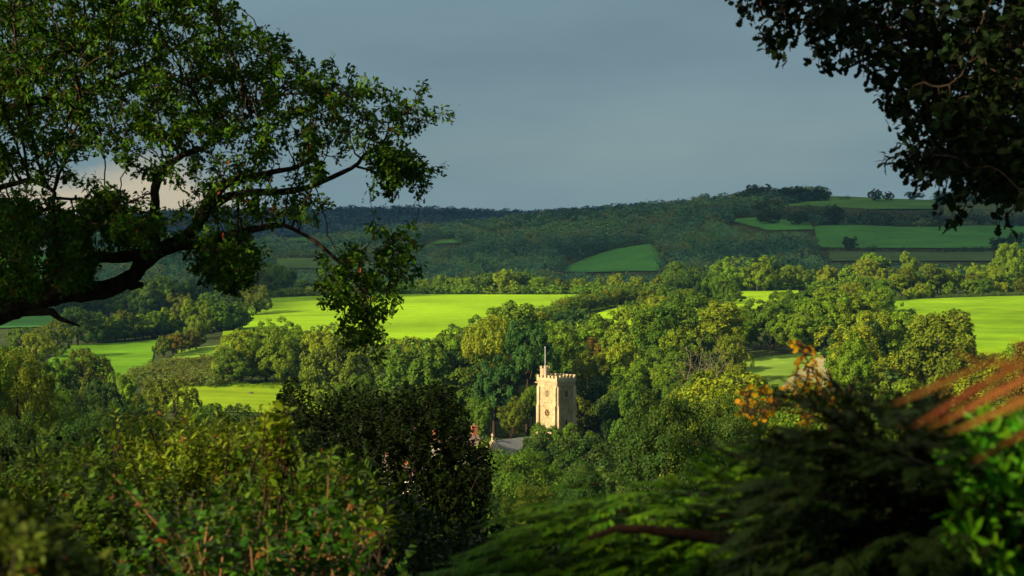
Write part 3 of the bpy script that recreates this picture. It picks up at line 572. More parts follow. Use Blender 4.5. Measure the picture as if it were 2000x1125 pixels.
# ------------------------------------------------------------------ cloud bank whose shadow lies over the far valley side
H_C = 600.0; K = H_C/math.tan(R(SUN_EL)); K2 = (H_C+38)/math.tan(R(SUN_EL)); ox, oy = SUN_H[0]*K2, SUN_H[1]*K2
shade = [(-1500, 640), (-260, 740), (-140, 800), (-120, 900), (-135, 1045), (-60, 1085), (60, 1080), (200, 1085), (420, 1075), (900, 1060), (1500, 1100), (1900, 4300), (-1900, 4300)]
cp = [(a+ox, b+oy) for a, b in shade]
def cloud_mesh():
    g = 40.0; x0 = min(p[0] for p in cp); y0 = min(p[1] for p in cp); nx = int((max(p[0] for p in cp)-x0)/g)+1; ny = int((max(p[1] for p in cp)-y0)/g)+1
    xs = x0+np.arange(nx+1)*g; ys_ = y0+np.arange(ny+1)*g; XX, YY = np.meshgrid(xs, ys_); wob = 14*np.sin(XX*.021+YY*.013)+9*np.sin(XX*.05-YY*.043)
    cx, cy = (XX[:-1, :-1]+g/2), (YY[:-1, :-1]+g/2); inn = inside(cp, cx+wob[:-1, :-1]*.6, cy+wob[:-1, :-1])
    bot = H_C+12*np.sin(XX*.01)+10*np.sin(YY*.013+1); th = 22+6*np.sin(XX*.031)*np.sin(YY*.027)+np.clip((YY-oy-1400)/700, 0, 1)*(90+45*np.sin(XX*.008+1)*np.sin(YY*.007))
    V = np.concatenate([np.stack([XX+wob, YY, bot], 2).reshape(-1, 3), np.stack([XX+wob, YY, bot+th], 2).reshape(-1, 3)]); n = (nx+1)*(ny+1); Fc = []
    for i in range(ny):
        for j in range(nx):
            if not inn[i, j]: continue
            a, b, c, d = i*(nx+1)+j, i*(nx+1)+j+1, (i+1)*(nx+1)+j+1, (i+1)*(nx+1)+j
            Fc += [[a, d, c, b], [a+n, b+n, c+n, d+n]]
            if i == 0 or not inn[i-1, j]: Fc.append([a, b, b+n, a+n])
            if i == ny-1 or not inn[i+1, j]: Fc.append([c, d, d+n, c+n])
            if j == 0 or not inn[i, j-1]: Fc.append([d, a, a+n, d+n])
            if j == nx-1 or not inn[i, j+1]: Fc.append([b, c, c+n, b+n])
    return mesh_np('cloud', V, [Fc])
vm = bpy.data.materials.new('cloud_vapour'); nt, N, L = nodes_of(vm); o_ = N.new('ShaderNodeOutputMaterial'); m_ = N.new('ShaderNodeMixShader'); d_ = N.new('ShaderNodeBsdfDiffuse'); t_ = N.new('ShaderNodeBsdfTranslucent')
d_.inputs[0].default_value = (.85, .87, .9, 1); t_.inputs[0].default_value = (.93, .95, .98, 1); m_.inputs[0].default_value = .68; L.new(d_.outputs[0], m_.inputs[1]); L.new(t_.outputs[0], m_.inputs[2]); L.new(m_.outputs[0], o_.inputs[0])
tag(link('cloud', cloud_mesh(), vm, smooth=True), kind='structure')

# ------------------------------------------------------------------ church, houses
M['stone'] = principled('limestone', (.60, .47, .28), .9, .15, noise=1.8, c2=(.43, .32, .18), bump=.3, scale2=.35)
M['rubble'] = principled('rubble_stone', (.53, .44, .25), .9, .1, noise=2.2, c2=(.28, .20, .10), bump=.5, scale2=.6)
M['slate'] = principled('slate', (.24, .25, .26), .7, .3, noise=2.5, c2=(.17, .18, .19))
M['dark'] = principled('dark_opening', (.02, .018, .015), .8, .2)
M['brick'] = principled('chimney_brick', (.45, .17, .08), .9, .1, noise=6, c2=(.33, .11, .05))
M['render'] = principled('painted_render', (.74, .68, .58), .9, .1, noise=1.2, c2=(.62, .55, .46))
M['white'] = principled('white_paint', (.8, .78, .74), .5, .3)
M['tile'] = principled('clay_tile', (.27, .20, .16), .9, .1, noise=4, c2=(.2, .12, .09))
M['gold'] = principled('gilding', (.75, .52, .16), .5, .5)
M['wood'] = principled('weathered_wood', (.16, .12, .08), .9, .1, noise=8, c2=(.08, .06, .04))
TZ = -46.5; tw = empty('church_tower', (8.95, 400, TZ), 'square cream stone church tower with battlements, flagpole and clock standing among trees', 'church tower', rz=R(-45))
a = 2.72; H = 16.2
MB().box((0, 0, H/2), (2*a, 2*a, H), top=.985).build('wall', M['rubble'], tw)
for z, nm in ((12.15, 'string_course'), (16.2, 'string_course'), (6.0, 'string_course')):
    MB().box((0, 0, z), (2*a+.16, 2*a+.16, .12)).build(nm, M['stone'], tw)
pp = MB(); o_ = a+.10
for sx, sy, dx, dy in ((0, -1, 2*o_, .34), (0, 1, 2*o_, .34), (-1, 0, .34, 2*o_-.68), (1, 0, .34, 2*o_-.68)):
    pp.box((sx*(o_-.17), sy*(o_-.17), 16.3+.32), (dx, dy, .64))
for side in range(4):
    for k in range(6):
        t = -o_+.30+k*(2*o_-.6)/5; q = o_-.17; z = 16.3+.64+.24
        if k == 0 and side % 2: continue
        if k == 5 and side % 2: continue
        c = [(t, -q), (q, t), (t, q), (-q, t)][side]; pp.box((c[0], c[1], z), (.58, .36, .48) if side % 2 == 0 else (.36, .58, .48)); pp.box((c[0], c[1], z+.27), (.66, .44, .08) if side % 2 == 0 else (.44, .66, .08))
pp.build('parapet', M['stone'], tw)
MB().box((0, 0, 16.32), (2*a-.4, 2*a-.4, .1)).build('roof', M['slate'], tw)
for cx, cy in ((1, -1), (-1, -1), (1, 1), (-1, 1)):
    for ax in (0, 1):
        b = MB()
        for z0, z1, dp in ((0, 6.6, .62), (6.6, 11.4, .44), (11.4, 15.2, .28)):
            c = [cx*(a-.42), cy*(a-.42)]; c[ax] = (cx, cy)[ax]*(a+dp/2); d = [.62, .62]; d[ax] = dp
            b.box((c[0], c[1], (z0+z1)/2), (d[0], d[1], z1-z0)); c[ax] -= (cx, cy)[ax]*.1; d[ax] = dp-.2; b.box((c[0], c[1], z1+.14), (d[0], d[1]*.98, .28), top=.8)
        b.build('buttress', M['stone'], tw)
tq = empty('turret', (-2.0, -1.5, 16.0)); tq.parent = tw
tb = MB(); th = np.arange(6)*math.pi/3; 
def prism(mb, r, z0, z1, n=6, cx=0, cy=0, r1=None):
    t = np.arange(n)*2*math.pi/n+math.pi/n; r1 = r if r1 is None else r1
    V = [[cx+r*math.cos(k), cy+r*math.sin(k), z0] for k in t]+[[cx+r1*math.cos(k), cy+r1*math.sin(k), z1] for k in t]
    return mb.add(V, [[[i, (i+1) % n, n+(i+1) % n, n+i] for i in range(n)], [list(range(n))[::-1], [n+i for i in range(n)]]])
prism(tb, .98, 0, 2.75, 8); prism(tb, 1.08, 2.3, 2.45, 8); bpy.data.objects.remove(tq)
for k in range(8):
    t = k*math.pi/4; tb.box((.88*math.cos(t), .88*math.sin(t), 2.98), (.22, .38, .46), t)
q = tb.build('turret', M['stone'], tw); q.location = (-2.0, -1.35, 16.0)
MB().tube([[-1.15, -2.1, 16.3], [-1.15, -2.1, 19.6], [-1.15, -2.1, 23.0]], [.065, .055, .045], 8).tube([[-1.15, -2.1, 23], [-1.15, -2.1, 23.15]], [.1, .09], 8).build('flagpole', M['white'], tw)
def arch(w_, h, n=7):
    p = [(-w_/2, 0), (w_/2, 0)]; hs = h-w_*.95
    for i in range(n+1):
        t = i/n; p.append((w_/2*(1-t)**.8 if t < 1 else 0, hs+w_*.95*t**.85))
    for i in range(n-1, -1, -1):
        t = i/n; p.append((-w_/2*(1-t)**.8, hs+w_*.95*t**.85))
    return p
def plate(poly, depth, face, off, zc, u0=0):
    """extruded outline on a wall face: 0 = local -Y, 1 = local +X"""
    mb = MB(); n = len(poly); V = []
    for dd in (0, depth):
        for (x, z) in poly: V.append((x+u0, -(off+dd), z+zc) if face == 0 else (off+dd, x+u0, z+zc))
    mb.add(V, [[[i, (i+1) % n, n+(i+1) % n, n+i] for i in range(n)], [[n+i for i in range(n)]], [list(range(n))[::-1]]]); return mb
for f in (0, 1):
    w0 = plate(arch(.98, 1.75), .06, f, a-.02, 13.0).build('belfry_window', M['stone'], tw)
    mb = MB()
    for u0 in (-.21, .21):
        g = plate(arch(.32, 1.35), .03, f, a+.045, 13.2, u0); mb.add(np.concatenate(g.V), [np.concatenate(v) for v in g.F.values()])
    mb.build('opening', M['dark'], w0); lv = MB()
    for k in range(6):
        for u0 in (-.21, .21):
            lv.box((u0, -(a+.09), 13.35+k*.17) if f == 0 else (a+.09, u0, 13.35+k*.17), (.3, .05, .05) if f == 0 else (.05, .3, .05))
    lv.build('louvre', M['slate'] if f else M['stone'], w0)
n = 24; cl = plate([(.62*math.cos(i*2*math.pi/n), .74*math.sin(i*2*math.pi/n)) for i in range(n)], .10, 0, a-.02, 10.0).build('clock', principled('clock_rim', (.30, .14, .06), .6, .3), tw)
plate([(.50*math.cos(i*2*math.pi/n), .60*math.sin(i*2*math.pi/n)) for i in range(n)], .03, 0, a+.08, 10.0).build('dial', M['dark'], cl)
hb = MB(); hb.box((.12, -(a+.13), 9.86), (.46, .03, .08)); hb.box((-.02, -(a+.13), 10.16), (.07, .03, .42))
for k in range(12):
    t = k*math.pi/6; hb.box((.41*math.cos(t), -(a+.125), 10+.50*math.sin(t)), (.06, .02, .07))
hb.build('hands', M['gold'], cl)
plate(arch(.5, 1.0), .04, 1, a-.02, 7.6).build('slit_window', M['dark'], tw)
MB().tube([[-a-.05, -a+.1, 15.9], [-a-.55, -a-.15, 15.95]], [.13, .09], 6).build('gargoyle', M['stone'], tw)
MB().tube([[a, -a+.1, 16.0], [a+.4, -a-.4, 15.9]], [.12, .08], 6).build('gargoyle', M['stone'], tw)
MB().box((a+.25, a-.3, 9.2), (.5, .3, .35)).build('floodlight', M['dark'], tw)

def house(name, label, loc, rz, Lx, Wy, hw, hr, wallm, roofm, chim=(), wins=(), cat='house', cross=False, group=None, over=.25):
    o = empty(name, loc, label, cat, group, rz); x, y = Lx/2, Wy/2
    V = [(-x, -y, -1.5), (x, -y, -1.5), (x, y, -1.5), (-x, y, -1.5), (-x, -y, hw), (x, -y, hw), (x, y, hw), (-x, y, hw), (-x, 0, hw+hr), (x, 0, hw+hr)]
    MB().add(V, [[[0, 1, 5, 4], [2, 3, 7, 6], [3, 2, 1, 0]], [[1, 2, 6, 9, 5], [3, 0, 4, 8, 7]]]).build('wall', wallm, o)
    sl_ = hr/y; X = x+over*(0 if cross else 1)-(.3 if cross else 0); e = y+over; zb = hw-over*sl_; t = .16; rb = MB()
    for s_ in (-1, 1):
        V = [(-X, s_*e, zb+.02), (X, s_*e, zb+.02), (X, 0, hw+hr+.02), (-X, 0, hw+hr+.02)]; V += [(a_, b_, c_+t) for a_, b_, c_ in V]
        rb.add(V, [[[0, 1, 2, 3], [4, 5, 6, 7], [0, 1, 5, 4], [1, 2, 6, 5], [3, 0, 4, 7]]])
    rf = rb.build('roof', roofm, o)
    for cx, cy, ch, cw in chim:
        cb = MB().box((cx, cy, hw+hr-.8+ch/2), (cw, cw*.85, ch+.8)).box((cx, cy, hw+hr-.4+ch), (cw+.16, cw*.85+.16, .18)).build('chimney', M['brick'], rf)
        MB().tube([[cx, cy, hw+hr-.35+ch], [cx, cy, hw+hr+.2+ch]], [.17, .13], 8).build('chimney_pot', M['tile'], rf)
    for f, u0, zc, ww, wh in wins:
        wb = MB().box((u0, -y-.03, zc) if f == 0 else (-x-.03, u0, zc), (ww+.2, .12, wh+.2) if f == 0 else (.12, ww+.2, wh+.2)).build('window', M['white'], o)
        g = MB(); d = .05
        for ux in (-ww/4, ww/4):
            for uz in (-wh/4, wh/4): g.box((u0+ux, -y-.08, zc+uz) if f == 0 else (-x-.08, u0+ux, zc+uz), (ww/2-.06, d, wh/2-.06) if f == 0 else (d, ww/2-.06, wh/2-.06))
        g.build('pane', principled('window_glass', (.03, .04, .05), .08, .6), wb)
    if cross:
        cp_ = MB(); rk = math.hypot(y, hr)
        for s_ in (-1, 1):
            V = [(-x-.1, s_*(y+.15), hw-.1), (-x-.1, 0, hw+hr+.12), (-x-.1, 0, hw+hr+.42), (-x-.1, s_*(y+.15), hw+.2)]; V += [(a_+.42, b_, c_) for a_, b_, c_ in V]
            cp_.add(V, [[[0, 1, 2, 3], [4, 5, 6, 7], [0, 1, 5, 4], [3, 2, 6, 7], [0, 3, 7, 4], [1, 2, 6, 5]]])
        cp_.build('gable_coping', M['stone'], o); z = hw+hr+.4
        MB().box((-x, 0, z+.15), (.3, .3, .4), top=.7).box((-x, 0, z+.75), (.14, .16, 1.0)).box((-x, 0, z+.85), (.13, .66, .16)).build('cross', M['stone'], o)
    return o
# church body: the gable end faces the lower left like the lit side of the tower; ridge at photo row ~857
g = at(962, 860, 390); zr_ = g[2]
house('church_chancel', 'stone church chancel with slate roof and a cross on its cream gable', (g[0]+4.2, 390+4.2, zr_-6.6), R(45), 12, 5.2, 3.8, 2.6, M['stone'], M['slate'], cat='church', cross=True, wins=())
g = at(921, 838, 368)
house('stone_house', 'pale stone house with a tall brick chimney left of the church', (g[0]-2.9, 369, g[2]-8.3), R(20), 8, 5.4, 5, 2.1, M['render'], M['tile'], chim=((3.6, 0, 1.9, 1.0), (-4, 0, 1.3, .9)), wins=((0, -2.5, 3.8, 1, 1.2), (0, 2, 3.8, 1, 1.2), (0, -2.5, 1.3, 1, 1.3), (0, 2, 1.3, 1, 1.3)))
for u, v, D, rz, lx, lb in ((715, 888, 330, 12, 8, 'pale rendered cottage glimpsed through the left of the dark tree'), (825, 908, 318, -14, 7, 'white rendered cottage glimpsed through the middle of the dark tree')):
    g = at(u, v, D); house('white_cottage', lb, (g[0], D, g[2]-6.6), R(rz), lx, 6, 4.6, 2.0, M['render'], M['tile'], chim=((lx/2-.8, 0, 1.2, .8), (-lx/2+.8, 0, 1.2, .8)), wins=[(0, q, zc, .9, 1.1) for q in (-lx/3, 0, lx/3) for zc in (1.3, 3.5)], group='white cottages behind the dark tree')
for u, v, lx, lb in ((368, 509, 14, 'long pale farmhouse on the shaded far hillside behind the oak limb'), (88, 499, 7, 'small white cottage far off at the left edge of the shaded hillside')):
    g = hit(u, v, 1100); house('farmhouse', lb, (g[0], g[1], g[2]+5), R(8), lx*1.1, 7, 4.5, 2.5, M['render'], M['slate'], chim=((lx/3, 0, 1.3, .9),), wins=[(0, q, 2, 1, 1.2) for q in (-lx/4, lx/4)])

# post and rail fence by the sandy track, boulder in the meadow
p0, p1 = sd(1440, 540), sd(1668, 572); fe = empty('fence', p0, 'weathered post and rail fence below the bright green wood beside the sandy track', 'fence')
n = 14; Pp = [p0+(p1-p0)*i/n for i in range(n+1)]; Pp = [np.array([p[0], p[1], float(ground(p[0], p[1]))]) for p in Pp]
for i, p in enumerate(Pp): MB().box(p-p0+np.array([0, 0, .5]), (.18, .18, 1.5)).build('post', M['wood'], fe)
for hgt in (.45, .85, 1.15):
    MB().tube([p-p0+np.array([0, -.1, hgt]) for p in Pp], .06, 4).build('rail', M['wood'], fe)
b = hit(490, 771, 250); mb = MB(); rng = np.random.default_rng(3); th = np.arange(9)*2*math.pi/9
for k, z in enumerate((-.1, .2, .42, .55)): mb.V.append(np.stack([np.cos(th)*(.62, .66, .5, .22)[k]*rng.uniform(.85, 1.15, 9), np.sin(th)*(.4, .45, .34, .15)[k]*rng.uniform(.85, 1.15, 9), np.full(9, z)], 1))
mb.n = 36; mb.F = {4: [np.array([[k*9+i, k*9+(i+1) % 9, k*9+9+(i+1) % 9, k*9+9+i] for k in range(3) for i in range(9)])], 9: [np.array([[27+i for i in range(9)]])]}
tag(mb.build('boulder', M['wood'], None), 'small dark boulder lying in the yellow-green meadow', 'boulder').location = (b[0], b[1], b[2]+.2)

# ------------------------------------------------------------------ branching growth (space colonisation)
def resample(pts, step):
    pts = np.asarray(pts, float); d = np.r_[0, np.cumsum(np.linalg.norm(np.diff(pts[:, :3], axis=0), axis=1))]; n = max(2, int(d[-1]/step)+1); t = np.linspace(0, d[-1], n)
    return np.stack([np.interp(t, d, pts[:, k]) for k in range(pts.shape[1])], 1)
def grow(limbs, attr, step, kill, infl, iters, rng, sag=.0, tip=.006, pw=2.4):
    """limbs: lists of (x, y, z, r).  Returns nodes, parents, radii, number of traced nodes"""
    Nn = []; par = []; rad = []
    for l in limbs:
        q = resample(l, step)
        for i, p in enumerate(q): Nn.append(p[:3]); par.append(len(Nn)-2 if i else -1); rad.append(p[3])
    n0 = len(Nn); P = np.array(Nn); cnt = np.zeros(n0, int); A = np.array(attr); best = np.full(len(A), 1e9); bi = np.zeros(len(A), int)
    def upd(new, off):
        for a in range(0, len(new), 400):
            blk = new[a:a+400]; d = np.linalg.norm(A[:, None]-blk[None], axis=2); j = d.argmin(1); m = d[np.arange(len(A)), j]; u = m < best; best[u] = m[u]; bi[u] = j[u]+off+a
    upd(P, 0); alive = best > kill
    for it in range(iters):
        rr = alive & (best < infl*(1+it*.04))
        if not rr.any():
            if not alive.any() or it > iters-2: break
            continue
        ids = bi[rr]; vec = unit(A[rr]-P[ids]); acc = np.zeros((len(P), 3)); np.add.at(acc, ids, vec); act = np.unique(ids); act = act[cnt[act] < 4]
        if len(act) == 0: break
        d = unit(unit(acc[act])+rng.normal(0, .16, (len(act), 3))+np.array([0, 0, -sag])); new = P[act]+d*step*rng.uniform(.8, 1.2, (len(act), 1)); off = len(P)
        cnt[act] += 1; P = np.vstack([P, new]); cnt = np.r_[cnt, np.zeros(len(new), int)]; par += list(act); upd(new, off); alive &= best > kill
    r = np.zeros(len(P)); ch = np.zeros(len(P), int)
    for i in range(len(P)-1, n0-1, -1):
        r[i] = max(tip, r[i]**(1/pw)) if ch[i] else tip; q = par[i]; r[q] += r[i]**pw; ch[q] += 1
    r[:n0] = rad
    for i in range(n0): ch[i] = ch[i]
    return P, np.array(par), r, n0, ch
def twig_mesh(name, P, par, r, n0, limbs, rng, k=4, step=.2, bump=.14, bark=None):
    mb = MB()
    for l in limbs:
        q = resample(l, step); mb.tube(q[:, :3]+rng.normal(0, .012, (len(q), 3))*q[:, 3:4]*6, q[:, 3], 10, bump)
    i = np.arange(n0, len(P)); p = par[i]; A, B = P[p], P[i]; ra = np.minimum(r[p], r[i]*1.5+.002)*np.ones(len(i)); rb = r[i]
    T = unit(B-A); ref = np.where(np.abs(T[:, 2:3]) < .8, np.array([[0, 0, 1.]]), np.array([[1., 0, 0]])); a = unit(np.cross(T, ref)); b = np.cross(T, a); A = A-T*ra[:, None]*.3; B = B+T*rb[:, None]*.6
    V = np.stack([A+(a*math.cos(t)+b*math.sin(t))*ra[:, None] for t in np.arange(k)*2*math.pi/k]+[B+(a*math.cos(t)+b*math.sin(t))*rb[:, None] for t in np.arange(k)*2*math.pi/k], 1).reshape(-1, 3)
    base = np.arange(len(i))[:, None, None]*2*k; q = np.array([[j, (j+1) % k, k+(j+1) % k, k+j] for j in range(k)])[None]; mb.add(V, [(base+q).reshape(-1, 4)])
    return mb.mesh(name)
OAK = [(0, .0), (.10, .03), (.22, .17), (.30, .10), (.44, .27), (.52, .16), (.68, .33), (.77, .20), (.90, .22), (1.0, .04)]
OAKS = [(0, 0), (.2, .15), (.32, .09), (.55, .3), (.65, .18), (.88, .26), (1, .03)]
LANCE = [(0, .0), (.18, .10), (.45, .17), (.75, .11), (1, .0)]
BROAD = [(0, 0), (.12, .18), (.4, .34), (.72, .26), (1, 0)]
ROUND = [(0, 0), (.08, .25), (.35, .45), (.7, .40), (.93, .18), (1, 0)]
IVY = [(0, 0), (.02, .30), (.22, .48), (.38, .28), (.66, .26), (1, 0)]
NEEDLE = [(0, .05), (.6, .07), (1, 0)]
def leaves(P, D, Nn, size, outline, fold=.3, curl=.15):
    o = [(t, w_) for t, w_ in outline]; o += [(t, -w_) for t, w_ in outline[::-1] if w_ > 0 and t < 1]
    o = np.array(o); a = unit(D); b = unit(np.cross(Nn, a)); n = np.cross(a, b); s = np.broadcast_to(size, (len(P),))[:, None, None]
    V = P[:, None]+s*(a[:, None]*o[None, :, :1]+b[:, None]*o[None, :, 1:]+n[:, None]*(np.abs(o[None, :, 1:])*fold-curl*o[None, :, :1]**2)); k = len(o)
    return V.reshape(-1, 3), np.arange(len(P)*k).reshape(-1, k)
def in_poly_points(polys, rng, n, dens=None, holes=()):
    """photo-pixel samples inside outlines: polys = [(outline, weight)]"""
    out_ = []
    for pl, cnt in polys:
        xs = [p[0] for p in pl]; yy = [p[1] for p in pl]; got = 0
        while got < cnt*n:
            u = rng.uniform(min(xs), max(xs), 400); v = rng.uniform(min(yy), max(yy), 400); ok = inside(pl, u, v)
            for hx, hy, hr in holes: ok &= (u-hx)**2+(v-hy)**2 > hr*hr
            q = np.stack([u[ok], v[ok]], 1); out_.append(q); got += len(q)
    return np.concatenate(out_)
def pxpath(l): return [(*at(u, v, D), th*D/F/2) for u, v, D, th in l]
def oak(name, label, limbs_px, polys, n, dr, holes, leaf, outline, mat, seed, step, kill, infl, iters, per_tip, root, mid=30, leaf_lo=0, tip=.006, spread=1.0, clump=1, cj=.1):
    rng = np.random.default_rng(seed); limbs = [pxpath(l) for l in limbs_px]
    uv = in_poly_points(polys, rng, n, holes=holes); Dd = dr(uv[:, 0], rng); A = np.array([at(u, v, D) for (u, v), D in zip(uv, Dd)]); A = np.repeat(A, clump, 0)+rng.normal(0, cj, (len(A)*clump, 3))
    P, par, r, n0, ch = grow(limbs, A, step, kill, infl, iters, rng, tip=tip)
    o = empty(name, root, label, 'tree'); rt = np.array(root)
    me = twig_mesh('branches', P, par, r, n0, limbs, rng, step=step*1.2); me.transform(__import__('mathutils').Matrix.Translation(-rt)); link('branches', me, M['bark'], o, smooth=True)
    i = np.arange(n0, len(P)); tips = i[ch[i] == 0]; near = par[tips]; near = near[near >= n0]
    src = np.r_[np.repeat(tips, per_tip), np.repeat(near, max(1, per_tip//3))]; g = unit(P[src]-P[par[src]])
    D = unit(g*.55+unit(rng.normal(size=g.shape))*.85+np.array([0, 0, -.12])); base = P[src]+rng.normal(0, leaf*.5*spread, g.shape)
    Nn = unit(rng.normal(size=g.shape)*.7+np.array([0, 0, .9])); V, Q = leaves(base, D, Nn, leaf*rng.uniform(.6, 1.2, len(src)), outline)
    link('foliage', mesh_np('foliage', V-rt, [Q]), mat, o); print(name, 'nodes', len(P), 'tips', len(tips), 'leaves', len(src)); return o
LT = (-17.5, 30.0, float(ground(-17.5, 30.0))-.3)
def dl(u, rng):
    w_ = np.interp(u, [-1400, -300, 200, 600, 850], [5, 4.5, 3.4, 2.2, .8]); return 30+rng.uniform(-1, 1, len(u))*w_
LL = [[(-1300, 1500, 30, 200), (-1260, 1000, 30, 165), (-1200, 700, 30, 150), (-1100, 400, 30, 130), (-1050, 100, 30, 90), (-1000, -300, 30.3, 50)],
 [(-1200, 700, 30, 95), (-800, 660, 30, 88), (-400, 640, 30, 84), (-100, 610, 30, 80), (0, 597, 30, 74), (60, 583, 30, 52), (107, 573, 30, 46), (156, 570, 30, 42), (199, 567, 30, 37), (240, 556, 30, 33), (266, 530, 30, 30), (281, 510, 30, 30), (302, 497, 30, 30), (334, 480, 30, 30), (362, 464, 30, 26), (384, 442, 30, 23), (395, 417, 30.1, 26), (419, 378, 30.2, 23), (444, 355, 30.2, 20), (508, 343, 30.3, 14), (543, 333, 30.3, 11), (573, 328, 30.4, 9), (620, 310, 30.5, 6)],
 [(150, 568, 30, 36), (163, 548, 29.9, 32), (172, 520, 29.8, 28), (188, 502, 29.8, 24), (220, 503, 29.8, 22), (250, 502, 29.9, 24), (302, 490, 30, 28)],
 [(255, 557, 30, 22), (278, 556, 29.9, 10)], [(334, 480, 30, 26), (380, 476, 29.9, 24), (426, 467, 29.8, 20), (462, 456, 29.8, 16), (500, 446, 29.7, 14), (526, 442, 29.7, 11), (555, 438, 29.6, 9), (576, 449, 29.6, 8), (610, 467, 29.6, 7.5), (640, 490, 29.6, 7), (663, 513, 29.6, 6), (690, 550, 29.6, 5), (713, 573, 29.6, 3)],
 [(666, 515, 29.6, 5), (687, 537, 29.7, 4.5), (713, 538, 29.8, 4), (747, 533, 29.9, 3)], [(395, 417, 30.1, 20), (440, 385, 30.5, 17), (490, 375, 30.6, 15), (544, 376, 30.6, 13), (590, 370, 30.6, 12), (633, 353, 30.6, 10), (667, 338, 30.6, 9), (697, 323, 30.6, 8), (713, 300, 30.6, 6), (743, 283, 30.6, 4)],
 [(697, 325, 30.6, 5), (737, 337, 30.6, 3.5), (760, 337, 30.6, 3), (770, 346, 30.6, 3), (800, 348, 30.6, 2.5)],
 [(302, 490, 30, 24), (303, 450, 30, 21), (302, 417, 30, 19), (302, 364, 30, 17), (320, 328, 30, 15), (355, 303, 30, 13), (393, 290, 30, 10), (450, 250, 30, 7), (520, 200, 30, 5)],
 [(0, 613, 30, 26), (46, 609, 30, 22), (100, 609, 29.9, 16), (117, 623, 29.9, 10), (156, 637, 29.9, 4)],
 [(-1150, 500, 30, 80), (-800, 420, 29, 66), (-450, 350, 29.5, 44), (-200, 280, 31, 28), (0, 215, 31.6, 17), (150, 180, 31.8, 12), (280, 130, 32, 9), (400, 60, 32, 6)],
 [(-450, 350, 29.5, 26), (-250, 400, 29, 20), (-50, 380, 29, 13), (60, 350, 29, 9), (107, 371, 28.8, 8), (103, 407, 28.8, 7), (107, 435, 28.8, 4)],
 [(-1060, 250, 30, 60), (-800, 100, 31, 48), (-450, -20, 31.5, 36), (-100, -80, 31.5, 24), (200, -120, 31.5, 14)],
 [(-100, 230, 31, 24), (60, 130, 31.5, 18), (220, 60, 31.5, 12), (245, 20, 31.5, 10), (240, -60, 31.5, 8)], [(-800, 420, 30, 30), (-600, 540, 30.5, 20), (-300, 470, 31, 16), (-60, 440, 31, 11), (30, 425, 31, 7), (80, 450, 31, 3)]]
MAINU = [(-200, -150), (430, -150), (440, 10), (475, 50), (545, 95), (600, 130), (625, 115), (660, 150), (705, 145), (760, 180), (790, 200), (845, 208), (835, 235), (795, 245), (770, 258), (740, 255), (690, 275), (600, 300), (520, 290), (400, 285), (250, 265), (100, 300), (60, 340), (-200, 380)]
MAINL = [(90, 290), (250, 265), (400, 285), (520, 290), (600, 300), (650, 310), (630, 340), (650, 380), (640, 400), (600, 435), (560, 430), (500, 450), (480, 490), (430, 480), (380, 440), (340, 460), (300, 440), (230, 430), (150, 430), (60, 400)]
MAIN = [(-200, -150), (430, -150), (440, 10), (475, 50), (545, 95), (600, 130), (625, 115), (660, 150), (705, 145), (760, 180), (790, 200), (845, 208), (840, 238), (805, 255), (810, 295), (780, 285), (740, 265), (690, 285), (650, 310), (630, 340), (650, 380), (640, 400), (600, 435), (560, 430), (500, 440), (470, 475), (440, 470), (380, 430), (340, 410), (300, 440), (230, 400), (150, 400), (120, 350), (60, 380), (0, 430), (-200, 450)]
SPRAY = [(645, 530), (660, 500), (690, 480), (715, 500), (735, 460), (770, 448), (800, 475), (812, 490), (795, 518), (765, 530), (785, 560), (775, 585), (745, 600), (745, 640), (752, 665), (720, 672), (680, 650), (692, 610), (645, 600), (655, 570), (638, 550)]
oak('oak_tree', 'large oak at left with a crooked horizontal limb reaching into the view', LL,
 [(MAINU, 2500), (MAINL, 165), (SPRAY, 31), ([(740, 300), (822, 328), (820, 350), (790, 345), (745, 325)], 3), ([(395, 480), (470, 480), (490, 515), (470, 540), (435, 555), (415, 530)], 5), ([(-30, 395), (60, 415), (66, 450), (55, 490), (30, 495), (-30, 470)], 6), ([(105, 520), (150, 510), (160, 550), (125, 555)], 4), ([(-60, 520), (50, 530), (80, 560), (-60, 590)], 4), ([(205, 390), (220, 390), (225, 410), (205, 410)], 2), ([(110, 440), (150, 435), (160, 470), (120, 480)], 3), ([(210, 430), (300, 440), (300, 460), (240, 465)], 3), ([(-1400, -500), (-200, -500), (-200, 450), (-1400, 520)], 520), ([(-200, -500), (350, -400), (430, -150), (-200, -150)], 260)],
 1, dl, [(108, 20, 20), (343, 97, 13), (222, 242, 13), (150, 320, 22), (212, 345, 36), (250, 320, 20), (380, 312, 18), (212, 278, 14), (40, 195, 12), (455, 300, 0), (580, 280, 12), (500, 330, 14), (700, 315, 26), (90, 330, 16), (440, 320, 14), (540, 305, 12), (230, 385, 25), (150, 370, 20)],
 .088, OAKS, M['oak'], 11, .12, .11, 1.2, 110, 29, LT, tip=.005, spread=1.2)
RT = (11.5, 14.5, float(ground(11.5, 14.5))-.3)
def dr_(u, rng): return 13.5+rng.uniform(-1, 1, len(u))*np.interp(u, [1400, 1700, 2100, 3500], [.6, 1.6, 2.6, 3.2])
